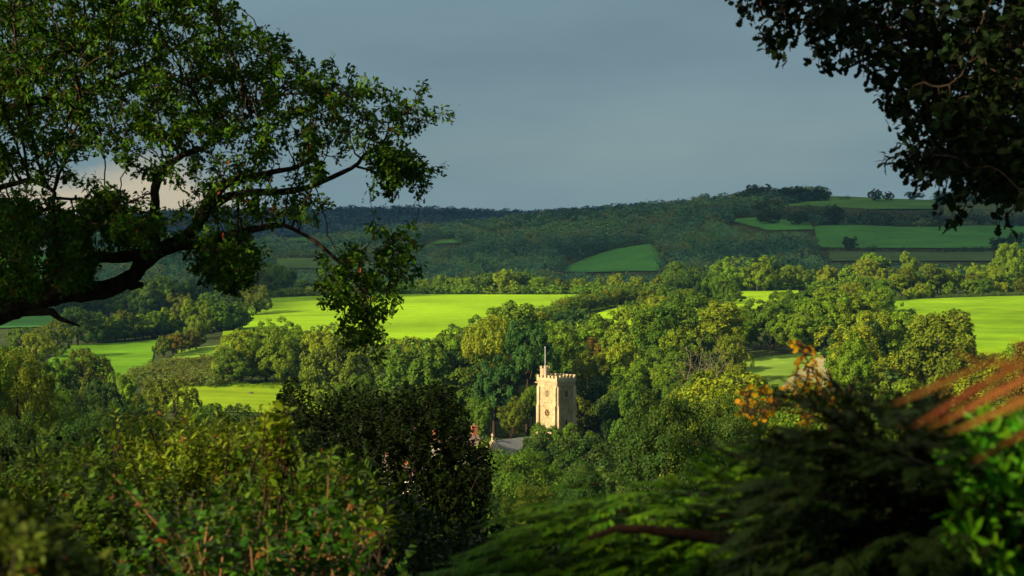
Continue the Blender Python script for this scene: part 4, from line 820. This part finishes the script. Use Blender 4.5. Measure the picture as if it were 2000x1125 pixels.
RL = [[(4050, 1900, 14.5, 220), (4000, 900, 14.5, 190), (3900, 200, 14.3, 170), (3800, -500, 14.2, 110)], [(3930, 420, 14.3, 110), (3200, 250, 14, 90), (2600, 150, 13.8, 66), (2200, 110, 13.7, 46), (1950, 100, 13.6, 30), (1780, 70, 13.5, 18), (1670, 40, 13.4, 10), (1570, 38, 13.4, 5), (1490, 34, 13.4, 3)],
 [(2700, 170, 13.8, 50), (2350, 250, 13.2, 34), (2100, 270, 13, 24), (1950, 260, 12.9, 16), (1860, 220, 12.9, 9), (1780, 190, 12.9, 4)], [(2300, 260, 13.2, 26), (2080, 340, 13.1, 18), (1930, 345, 13, 12), (1850, 325, 13, 7), (1795, 325, 13, 3)], [(1800, 75, 13.5, 12), (1700, 110, 13.4, 8), (1640, 140, 13.4, 4)], [(3900, 200, 14.3, 90), (3200, -250, 14.4, 60), (2600, -350, 14.2, 40), (2100, -250, 14, 22), (1800, -150, 13.8, 10)]]
RP = [(1465, 30), (1480, 50), (1515, 62), (1560, 60), (1585, 82), (1612, 75), (1650, 110), (1672, 142), (1710, 160), (1752, 170), (1765, 215), (1790, 240), (1800, 275), (1765, 318), (1780, 335), (1800, 338), (1825, 318), (1845, 340), (1858, 366), (1900, 374), (1960, 388), (2080, 392), (2080, -80), (1480, -80), (1475, 5)]
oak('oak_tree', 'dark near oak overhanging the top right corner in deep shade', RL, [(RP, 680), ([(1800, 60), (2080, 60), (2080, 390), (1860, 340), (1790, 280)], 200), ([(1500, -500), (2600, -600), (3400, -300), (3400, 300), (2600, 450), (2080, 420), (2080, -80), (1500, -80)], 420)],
 1, dr_, [(1745, 120, 12), (1850, 160, 10), (1960, 250, 8)], .082, OAK, M['oakshade'], 12, .08, .08, .9, 130, 15, RT, tip=.004, spread=.9)

# ------------------------------------------------------------------ shrubs of the near bank
def shrub(name, label, poly, D0, D1, n, leaf, per, outline, mat, seed, shoot=.22, up=.5, cat='shrub', stems=6, stemm=None, group=None, droop=0, holes=(), out_from=None, rj=.12):
    """leafy shoots filling an outline seen in the photo, rooted on the bank below"""
    rng = np.random.default_rng(seed); m0 = max(3, n//9) if n > 100 and D1 < 40 else n; uv = in_poly_points([(poly, 1)], rng, m0, holes=holes)[:m0]; D = rng.uniform(D0, D1, len(uv)); P = np.array([at(u, v, d) for (u, v), d in zip(uv, D)])
    if m0 < n: P = np.repeat(P, n//m0, 0); P = P+rng.normal(0, 1, P.shape)*np.array([.42, .42, .34])*shoot
    c = P.mean(0); root = np.array([c[0], c[1], float(ground(c[0], c[1]))-.1]); o = empty(name, root, label, cat, group); src = c*.75+root*.25 if out_from is None else np.array(at(*out_from))
    d = unit(unit(P-src)*(1-up)+np.array([0, 0, up])+rng.normal(0, .35, P.shape)); k = per; t = np.tile(np.linspace(.1, 1, k), len(P)); Pr = np.repeat(P, k, 0); dr = np.repeat(d, k, 0)
    side = unit(np.cross(dr, rng.normal(size=dr.shape))); B = Pr+dr*((t-.8)*shoot)[:, None]; Dl = unit(dr*.55+side*.8+np.array([0, 0, -droop])); Nn = unit(dr*.6+np.array([0, 0, .7])+rng.normal(0, .35, dr.shape))
    V, Q = leaves(B, Dl, Nn, leaf*rng.uniform(.6, 1.2, len(B)), outline, fold=.25, curl=.2); link('foliage', mesh_np('foliage', V-root, [Q]), mat, o)
    mb = MB(); sel = rng.choice(len(P), min(len(P), 260), replace=False)
    for i in sel: mb.tube([P[i]-d[i]*shoot*1.3, P[i]+d[i]*shoot*.2], [.005*leaf/.06, .002], 4, cap=False)
    for i in rng.choice(len(P), min(len(P), stems*4 if stems > 1 else 1), replace=False):
        q0 = root+np.array([rng.normal(0, rj), rng.normal(0, rj), 0]); mi = q0*.5+P[i]*.5+rng.normal(0, .06*np.linalg.norm(P[i]-q0), 3); mb.tube(resample([(*q0, .022), (*mi, .013), (*P[i], .004)], .25)[:, :3], np.linspace(.02, .004, len(resample([(*q0, .022), (*mi, .013), (*P[i], .004)], .25))), 6, cap=False)
    mb.V = [v-root for v in mb.V]; mb.build('stems', stemm or M['bark'], o); return o
M['shrubA'] = foliage('light_shrub_foliage', (.15, .22, .010), var=.6, rough=.5, spec=.15, transl=.35, tint=(.05, .10, .008), tscale=2.5, tamt=.9, sprinkle=(.40, .22, .05), samt=.03)
M['shrubB'] = foliage('mid_shrub_foliage', (.050, .105, .004), var=.6, rough=.5, spec=.12, transl=.3, tint=(.09, .13, .02), tscale=2.5, tamt=.6, sprinkle=(.25, .12, .02), samt=.02)
M['ivy'] = foliage('ivy_foliage', (.035, .11, .004), var=.5, transl=.25, rough=.45, spec=.15, sprinkle=(.28, .14, .01), samt=.03)
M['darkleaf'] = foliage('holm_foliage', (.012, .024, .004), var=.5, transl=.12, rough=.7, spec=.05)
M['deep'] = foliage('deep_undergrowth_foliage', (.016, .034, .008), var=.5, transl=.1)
M['juniper'] = foliage('juniper_foliage', (.060, .16, .003), var=.4, transl=.2, rough=.7, spec=.1)
M['junipershade'] = foliage('shaded_juniper_foliage', (.007, .018, .002), var=.4, transl=.15, rough=.7, spec=.1)  # near-black copy of the juniper leaves, deep shade put into the colour
M['laurel'] = foliage('rhododendron_foliage', (.05, .19, .004), var=.4, transl=.35, rough=.4, spec=.2, tint=(.14, .22, .02), tscale=3, tamt=.5)
M['amber'] = foliage('amber_foliage', (.40, .23, .006), var=.35, transl=.45)
M['rust'] = foliage('rust_frond_foliage', (.22, .085, .018), var=.3, transl=.4)
M['corner'] = foliage('corner_bush_foliage', (.08, .12, .012), var=.5, transl=.25, sprinkle=(.22, .12, .02), samt=.02)
M['redbark'] = principled('reddish_bark', (.05, .024, .012), .9, .1, noise=14, c2=(.025, .012, .008), bump=.5)
M['tanstem'] = principled('tan_stem', (.35, .17, .07), .8, .2, noise=20)
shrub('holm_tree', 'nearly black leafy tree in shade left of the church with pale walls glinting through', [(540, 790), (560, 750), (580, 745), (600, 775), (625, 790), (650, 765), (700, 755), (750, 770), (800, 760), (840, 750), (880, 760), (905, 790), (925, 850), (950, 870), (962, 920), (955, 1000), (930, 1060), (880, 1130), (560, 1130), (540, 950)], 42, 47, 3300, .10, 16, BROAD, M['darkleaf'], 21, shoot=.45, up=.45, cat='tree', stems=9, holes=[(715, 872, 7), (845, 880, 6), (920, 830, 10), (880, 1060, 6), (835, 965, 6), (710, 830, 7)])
und = [(-40, 905), (200, 890), (400, 870), (560, 850), (700, 940), (900, 1060), (1300, 1040), (1700, 1050), (2040, 1000), (2040, 1300), (-40, 1300)]
rng = np.random.default_rng(31); uv = in_poly_points([(und, 1)], rng, 6500); P = np.array([at(u, v, d) for (u, v), d in zip(uv, rng.uniform(14, 19, len(uv)))]); P = np.repeat(P, 11, 0)+rng.normal(0, .10, (len(P)*11, 3))
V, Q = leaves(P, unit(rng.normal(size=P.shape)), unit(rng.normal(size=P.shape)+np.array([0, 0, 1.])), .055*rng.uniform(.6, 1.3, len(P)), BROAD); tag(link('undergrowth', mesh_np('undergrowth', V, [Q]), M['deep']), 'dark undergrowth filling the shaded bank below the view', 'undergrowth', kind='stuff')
shrub('elder_shrub', 'sunlit shrub with pale yellow-green and salmon shoots at lower left', [(205, 930), (235, 870), (262, 835), (300, 828), (340, 852), (400, 835), (470, 850), (540, 845), (575, 880), (580, 960), (420, 1000), (240, 1010)], 12, 13.2, 1100, .055, 16, LANCE, M['shrubA'], 22, shoot=.25, up=.6)
shrub('elder_shrub', 'dim shrub with scattered pale leaf tips above the dark log at left edge', [(-30, 925), (60, 900), (130, 915), (200, 880), (240, 930), (230, 1010), (120, 1040), (-30, 1030)], 11.5, 12.5, 800, .045, 15, LANCE, M['shrubB'], 23, shoot=.2, up=.6)
shrub('leafy_shrub', 'mid green long-leaved shrub right of the salmon-tipped shrub', [(500, 930), (560, 880), (640, 900), (700, 935), (745, 960), (750, 1020), (700, 1080), (600, 1160), (400, 1160), (380, 1000)], 9.6, 11, 1200, .052, 15, LANCE, M['shrubB'], 24, shoot=.22, up=.5)
shrub('leafy_shrub', 'tangled mid green shrub with dappled light at bottom left of centre', [(60, 1000), (160, 960), (300, 975), (420, 990), (520, 1010), (520, 1250), (60, 1250)], 8.6, 10, 1400, .040, 15, BROAD, M['shrubB'], 25, shoot=.2, up=.5)
shrub('ivy_tangle', 'ivy and bramble tangle with orange leaves and bare tan stems at bottom left', [(290, 1060), (420, 1020), (560, 1010), (690, 1010), (740, 1060), (700, 1250), (290, 1250)], 6.4, 7.6, 520, .036, 10, IVY, M['ivy'], 26, shoot=.2, up=.3, stems=14, stemm=M['tanstem'], cat='ivy')
shrub('leafy_spray', 'bright leaf spray poking out over the black shade left of bottom centre', [(690, 1000), (735, 1000), (755, 1020), (740, 1050), (700, 1045)], 7.9, 8.2, 22, .06, 9, LANCE, M['shrubA'], 27, shoot=.14, up=.2, stems=3)
shrub('sapling', 'thin upright sapling with a reddish stem in front of the black tree', [(515, 810), (560, 805), (570, 870), (550, 950), (515, 940)], 9.0, 9.3, 40, .055, 9, BROAD, M['shrubA'], 28, shoot=.14, up=.6, stems=1, rj=.01, stemm=M['redbark'], cat='sapling')
shrub('clipped_bush', 'blurred rounded bush of tiny yellow-green leaves in the bottom left corner', [(-60, 985), (0, 985), (60, 1010), (110, 1050), (145, 1100), (160, 1160), (160, 1300), (-60, 1300)], 3.0, 3.6, 700, .022, 12, BROAD, M['corner'], 29, shoot=.05, up=.3, cat='bush', stems=5)
# fallen log at the left
lg = pxpath([(-200, 930, 13.5, 30), (0, 952, 13.5, 30), (50, 958, 13.5, 29), (100, 964, 13.5, 24)]); mb = MB().tube([q[:3] for q in resample(lg, .1)], [q[3] for q in resample(lg, .1)], 10, .1); tag(mb.build('log', M['bark'], None, True), 'dark bare log among shrubs at the left edge', 'log')
# low spreading junipers
def juniper(label, poly, D0, D1, n, mat, seed, src, L=.34, limb=None, leaf=.05, root=None):
    rng = np.random.default_rng(seed); m0 = n//10; uv = in_poly_points([(poly, 1)], rng, m0)[:m0]; P = np.array([at(u, v, d) for (u, v), d in zip(uv, rng.uniform(D0, D1, m0))]); P = np.repeat(P, 10, 0); n = len(P); P = P+rng.normal(0, 1, P.shape)*np.array([.42, .3, .09])*L; s = at(*src); rx = at(*root); rt = np.array([rx[0], rx[1], float(ground(rx[0], rx[1]))-.1])
    d = unit(unit(P-s)*1.1+rng.normal(0, .16, P.shape)+np.array([0, 0, .02])); m = 30; t = np.tile(np.linspace(.02, 1, m), n); sg = np.tile(np.resize([1, -1], m), n); dr = np.repeat(d, m, 0); Pr = np.repeat(P, m, 0)
    side = unit(np.cross(dr, np.array([0, 0, 1.]))+rng.normal(0, .15, dr.shape)); B = Pr+dr*((t-.8)*L)[:, None]-np.array([0, 0, 1.])*(.22*L*t**2)[:, None]
    Dl = unit(dr*.8+side*sg[:, None]*.75*(1-t*.5)[:, None]+np.array([0, 0, -.12])); up = unit(np.array([0, 0, 1.])+rng.normal(0, .25, dr.shape))
    V, Q = leaves(B, Dl, up, leaf*(1.5-t*.8)*rng.uniform(.8, 1.2, len(B)), [(0, .07), (.5, .12), (1, 0)], 0, .2); o = empty('juniper', rt, label, 'juniper'); link('foliage', mesh_np('foliage', V-rt, [Q]), mat, o)
    mb = MB()
    for i in range(0, n, 5): mb.tube([P[i]-d[i]*L*.95, P[i]+d[i]*L*.02-np.array([0, 0, .12*L])], [.0025, .001], 4, cap=False)
    for i in rng.choice(n, 12, replace=False):
        q = resample([(*rt, .03), (*(s*.6+rt*.4+rng.normal(0, .1, 3)), .014), (*(P[i]-d[i]*L), .003)], .15); mb.tube(q[:, :3], q[:, 3], 6, cap=False)
    mb.V = [v-rt for v in mb.V]; mb.build('stems', M['redbark'], o)
    if limb:
        q = resample(pxpath(limb), .06); b = MB().tube(q[:, :3]-rt, q[:, 3], 9, .12); b.build('limb', M['redbark'], o, True)
    return o
juniper('dark spreading juniper bulking up the lower right in deep shade', [(1600, 720), (1700, 722), (1800, 755), (1860, 800), (1900, 900), (1900, 1200), (1450, 1200), (1430, 960), (1440, 870), (1520, 830), (1550, 780)], 3.3, 4.3, 1100, M['junipershade'], 41, (1850, 1000, 3.8), L=.15, leaf=.024, root=(1800, 1125, 4.0))
juniper('feathery juniper boughs with lit green tips at lower centre right', [(1385, 838), (1500, 838), (1540, 860), (1560, 980), (1500, 1200), (860, 1250), (880, 1090), (960, 1030), (1000, 975), (1100, 975), (1160, 960), (1240, 915), (1350, 895), (1420, 880)], 4.3, 5.3, 1200, M['juniper'], 42, (1600, 1080, 4.9), L=.17, leaf=.028,
 limb=[(2100, 1120, 4.2, 34), (1900, 1075, 4.2, 30), (1700, 1056, 4.2, 28), (1560, 1040, 4.2, 24), (1450, 1055, 4.2, 30), (1380, 1050, 4.2, 24), (1280, 1035, 4.2, 20), (1210, 1030, 4.2, 16), (1150, 1052, 4.2, 9)], root=(1600, 1125, 4.8))
# rhododendron whorls at the right edge
rng = np.random.default_rng(51); uv = in_poly_points([([(1870, 900), (1905, 850), (1960, 830), (2060, 810), (2060, 1250), (1880, 1250), (1850, 1080), (1870, 1000)], 1)], rng, 260)[:260]
P = np.array([at(u, v, d) for (u, v), d in zip(uv, rng.uniform(3.4, 4.3, 260))]); c = P.mean(0); rt = np.array([c[0]+.3, c[1], float(ground(c[0], c[1]))-.1]); ax = unit(rng.normal(0, .5, P.shape)+np.array([-.35, -.35, .6])); k = 11
a1_ = np.tile(np.arange(k)*2.4, 260); A_ = np.repeat(ax, k, 0); s1 = unit(np.cross(A_, np.array([.3, .2, 1.]))); s2 = np.cross(A_, s1); rad_ = s1*np.cos(a1_)[:, None]+s2*np.sin(a1_)[:, None]; Dl = unit(rad_+A_*rng.uniform(.1, .9, (len(A_), 1)))
V, Q = leaves(np.repeat(P, k, 0), Dl, unit(A_-rad_*.3), .056*rng.uniform(.7, 1.2, len(A_)), [(0, .02), (.1, .04), (.3, .10), (.55, .13), (.8, .09), (.95, .03), (1, 0)], .25, .12)
o = empty('rhododendron', rt, 'glossy bright green rhododendron with whorled long leaves at bottom right edge', 'shrub'); link('foliage', mesh_np('foliage', V-rt, [Q]), M['laurel'], o); mb = MB()
for i in range(260): q = resample([(*(c*.5+rt*.5), .008), (*(P[i]*.8+c*.2-np.array([0, 0, .08])), .005), (*P[i], .003)], .08); mb.tube(q[:, :3]-rt, q[:, 3], 5, cap=False)
mb.tube(resample([(0, 0, 0, .03), (*(c*.5-rt*.5), .02)], .1)[:, :3], .02, 6); mb.build('stems', M['redbark'], o)
# rust coloured frond, very near
rng = np.random.default_rng(61); b0 = at(2150, 760, 1.78); rt = np.array([b0[0], b0[1], float(ground(b0[0], b0[1]))]); o = empty('rusty_fern', rt, 'blurred rust-orange frond hanging close to the camera at the right edge', 'fern')
for (pa, pb, dd, n, ln) in (((2150, 775), (1925, 712), 1.75, 5, .12), ((2150, 865), (1985, 780), 1.8, 3, .095), ((2180, 725), (2040, 690), 1.7, 2, .10)):
    LV = []; mb = MB()
    for i in range(n):
        t = i/(n-1); b0_ = at(pa[0]+(pb[0]-pa[0])*t, pa[1]+(pb[1]-pa[1])*t-22*math.sin(math.pi*t), dd)
        for sgn, l_ in ((1, 1), (-1, .45)): LV.append((b0_, unit(np.array([-.86, rng.uniform(-.1, .1), -.46+rng.uniform(-.08, .08) if sgn > 0 else .35])), ln*l_*(1-.5*abs(t-.4))*rng.uniform(.85, 1.1)))
    # each leaflet is itself cut into small toothed lobes
    Pl, Dl, Nl, Sl = [], [], [], []
    for p, d, l in LV:
        pr = np.cross(d, np.array([0, 1., 0])); 
        for q in range(16):
            f = (q//2+.5)/8
            Pl.append(p+d*l*f*.96); Dl.append(unit(d*.75+pr*(1 if q % 2 else -1)*.65)); Nl.append([.3+rng.normal(0, .2), -1, .3]); Sl.append(l*.13*(1-.6*f))
        Pl.append(p+d*l*.9); Dl.append(d); Nl.append([.3, -1, .3]); Sl.append(l*.1)
    for p, d, l in LV: Pl.append(p); Dl.append(d); Nl.append([.3+rng.normal(0, .2), -1, .3]); Sl.append(l)
    BASE = len(LV); V, Q = leaves(np.array(Pl), np.array(Dl), unit(np.array(Nl)), np.array(Sl), [(0, .018), (.4, .032), (.8, .02), (1, 0)], .2, .05); mb.add(V-rt, [Q])
    mb.tube([at(pa[0]+(pb[0]-pa[0])*t, pa[1]+(pb[1]-pa[1])*t-22*math.sin(math.pi*t), dd)-rt for t in np.linspace(-.2, 1, 8)], .002, 5); mb.build('frond', M['rust'], o)
MB().tube([b_-rt for b_ in (rt, b0*.5+rt*.5+np.array([.05, 0, 0]), b0, at(2100, 745, 1.75))], [.01, .007, .004, .003], 6).build('stem', M['redbark'], o)
# amber leaved twigs
rng = np.random.default_rng(71); limbs = [pxpath(l) for l in ([(1720, 900, 8, 9), (1660, 830, 8, 7), (1615, 780, 8, 5), (1590, 730, 8, 3.5), (1570, 690, 8, 2.5), (1560, 665, 8, 1.5)], [(1700, 870, 8, 7), (1600, 815, 8.1, 5), (1520, 800, 8.1, 3), (1450, 800, 8.1, 1.5)], [(1650, 825, 8, 5), (1560, 770, 7.9, 3), (1500, 790, 7.9, 2), (1448, 770, 7.9, 1.5)])]
uv = in_poly_points([([(1440, 760), (1500, 750), (1530, 790), (1500, 825), (1445, 820)], .2), ([(1540, 720), (1600, 720), (1640, 780), (1660, 820), (1560, 840), (1520, 780)], .8), ([(1545, 665), (1580, 668), (1600, 720), (1560, 720)], .15)], rng, 90)
A = np.array([at(u, v, d) for (u, v), d in zip(uv, rng.uniform(7.8, 8.3, len(uv)))]); Pn, par, r, n0, ch = grow(limbs, A, .03, .03, .4, 60, rng, tip=.0015)
b0 = at(1720, 900, 8); rt = np.array([b0[0]+.2, b0[1], float(ground(b0[0]+.2, b0[1]))-.1]); limbs.append([(*rt, .02), (*(b0*.5+rt*.5+np.array([.1, 0, 0])), .015), (*b0, .008)]); o = empty('amber_shrub', rt, 'thin twigs of small round amber leaves rising beside the dark juniper', 'shrub')
me = twig_mesh('twigs', Pn, par, r, n0, limbs, rng, step=.04, bump=.05); me.transform(__import__('mathutils').Matrix.Translation(-rt)); link('twigs', me, M['redbark'], o)
i = np.arange(n0, len(Pn)); tips = i[ch[i] == 0]; src = tips; D = unit(unit(Pn[src]-Pn[par[src]])*.4+rng.normal(0, .6, (len(src), 3))+np.array([0, 0, -.3])); V, Q = leaves(Pn[src], D, unit(rng.normal(0, .5, D.shape)+np.array([0, -1., .3])), .022*rng.uniform(.6, 1.15, len(src)), ROUND, .2, .1)
link('foliage', mesh_np('foliage', V-rt, [Q]), M['amber'], o)
# bare pale trees in the valley wood
for s_, D, yt, lb in ((1366, 435, 655, 'bare pale branching tree between the leafy crowns right of the tower'), (1402, 445, 668, 'thinner bare pale tree right of the taller bare one'), (1345, 430, 672, 'small bare pale tree left of the taller bare one')):
    rng = np.random.default_rng(int(s_)); b = sd(s_, D); h = (HZ-yt)/F*D-b[2]; A = b+np.array([0, 0, h*.62])+unit(rng.normal(size=(150, 3)))*np.array([h*.28, h*.28, h*.40])*rng.uniform(.3, 1, (150, 1)); lim = [[(*b, .17), (*(b+np.array([.2, 0, h*.3])), .16), (*(b+np.array([-.2, 0, h*.6])), .08)]]
    Pn, par, r, n0, ch = grow(lim, A, .35, .35, 6, 60, rng, tip=.016); o = empty('bare_tree', b, lb, 'bare tree', 'bare pale trees right of the tower'); me = twig_mesh('branches', Pn, par, r, n0, lim, rng, step=.5, bump=.05); me.transform(__import__('mathutils').Matrix.Translation(-b)); link('branches', me, M['palebark'], o)
# unseen trees added left, behind and overhead to shade the near bank
rng = np.random.default_rng(88)
LIT = [(at(u, v, D), r) for u, v, D, r in ((275, 865, 12.1, .17), (345, 875, 12.1, .14), (420, 870, 12.1, .13), (500, 865, 12.1, .22), (470, 930, 12.1, .1), (250, 935, 12.1, .16), (430, 1060, 6.6, .16), (550, 1035, 6.6, .12), (340, 1090, 6.6, .08), (620, 950, 9.8, .2), (690, 985, 9.8, .1), (300, 1010, 8.8, .14), (180, 990, 8.8, .12), (722, 1020, 7.9, .14), (545, 860, 9.1, .2), (80, 925, 11.6, .12), (170, 935, 11.6, .14),
 (1280, 955, 4.4, .09), (1210, 975, 4.4, .05), (1350, 945, 4.4, .08), (1440, 900, 4.4, .08), (1470, 935, 4.4, .06), (1150, 995, 4.35, .035), (1420, 838, 4.4, .05), (930, 1060, 4.4, .04), (1580, 760, 8, .45), (1480, 790, 8, .35), (1900, 740, 1.7, .3), (1960, 760, 1.7, .3), (1925, 880, 3.5, .16), (1945, 1010, 3.5, .18), (1935, 1090, 3.5, .15), (30, 1030, 3.05, .10), (60, 1080, 3.05, .07), 
 (180, 900, 12.0, 0.08), (230, 960, 11.7, 0.10), (330, 930, 12.0, 0.08), (390, 950, 12.0, 0.09), (120, 960, 11.6, 0.07), (560, 920, 9.8, 0.08), (590, 990, 9.7, 0.09), (650, 1010, 9.7, 0.07), (700, 1050, 9.6, 0.06), (100, 1040, 8.8, 0.06), (230, 1040, 8.7, 0.08), (260, 1080, 8.7, 0.07), (380, 1030, 8.7, 0.07), (450, 1000, 8.7, 0.06), (380, 1060, 6.5, 0.06), (480, 1090, 6.5, 0.07), (610, 1060, 6.5, 0.06), (660, 1090, 6.5, 0.05), (520, 1100, 6.5, 0.05), (1000, 1000, 4.4, 0.03), (1100, 1010, 4.4, 0.03), (1320, 985, 4.4, 0.04), (1490, 880, 4.4, 0.05), (640, 830, 44.0, 0.50), (760, 800, 44.0, 0.40), (860, 850, 44.0, 0.50), (1200, 1000, 4.4, 0.03), (20, 960, 11.6, 0.10),

 (640, 165, 30, .9), (690, 200, 30.5, .8), (330, 235, 30, .8), (560, 270, 30, .9), (50, 150, 30, .9), (440, 30, 30, .7), (250, 180, 30, .6), (470, 240, 30, .7), (20, 70, 30, .6), (160, 110, 30, .6), (120, 330, 30, .5), (620, 390, 30, .4), (560, 100, 30, .5), (1800, 8, 13.5, .3), (1475, 55, 13.4, .2), (1690, 15, 13.5, .2))]
for i, (x, y, zc, rr) in enumerate([(-26, -4, 11, 7), (-20, -17, 12, 7), (-33, 8, 12, 7.5), (-14, -8, 6.5, 3.6), (-44, 22, 11, 7.5), (-38, -14, 19, 7), (3, 2, 11, 6.2), (-7, 12, 12, 6), (7.5, 9, 11, 5), (-70, 95, -2, 10), (-58, 118, -6, 9), (-75, 125, 0, 9)]):
    g_ = float(ground(x, y)); h = zc+rr-g_; c, t = PROTO['near%d' % (i % 3)]; o = empty('tree', (x, y, g_-.1), ['tall', 'spreading', 'leafy', 'small', 'large', 'towering', 'overhanging', 'wide overhanging', 'second overhanging', 'hillside', 'dense hillside', 'high hillside'][i]+' mid green tree added outside the view for its shade', 'tree')
    o.rotation_euler[2] = i*1.1; 
    Pc, Nc = crown_arrays(np.random.default_rng(500+i), rr, rr, zc, nl=18, nsub=12, nleaf=15000, leaf=.3, core=.3); Pc = Pc+np.array([x, y, 0]); ok = np.ones(len(Pc), bool)
    for tp, tr_ in LIT:
        tr_ = tr_*(1.1 if tp[1] > 12.9 else 2.6 if tp[0] < -.45 and tp[1] > 5 else 2.2)
        dv = Pc-tp; al = dv@S; ok &= ~((al > 4) & (np.linalg.norm(dv-al[:, None]*S, axis=1) < tr_*rng.uniform(.75, 1.25, len(Pc))))  # crown leaves removed along sun rays so chosen spots are lit
    V, Q = quads(Pc[ok]-np.array([x, y, g_-.1]), Nc[ok], .36*rr/7, rng); a_ = link('crown', mesh_np('crown', V, [Q]), M['tree'], o); a_.color = (.05, .12, .008, 1); o.rotation_euler[2] = 0
    b_ = bpy.data.objects.new('trunk', t); b_.scale = (1.3, 1.3, (zc-g_)/6.0); COL.objects.link(b_); b_.parent = o
# ------------------------------------------------------------------ air
hz = MB().box((0, 3400, (-90+130)/2), (12200, 7300, 220)); zlo = -110.0
hz = MB(); hz.box((0, 3400, 10), (12400, 7300, 300)); hm = bpy.data.materials.new('haze'); nt, N, L = nodes_of(hm); o_ = N.new('ShaderNodeOutputMaterial'); pv = N.new('ShaderNodeVolumePrincipled')
pv.inputs['Color'].default_value = (.22, .52, 1.0, 1); pv.inputs['Density'].default_value = 5.5e-5; pv.inputs['Anisotropy'].default_value = .2; L.new(pv.outputs[0], o_.inputs['Volume'])
tag(hz.build('haze', hm), kind='stuff')
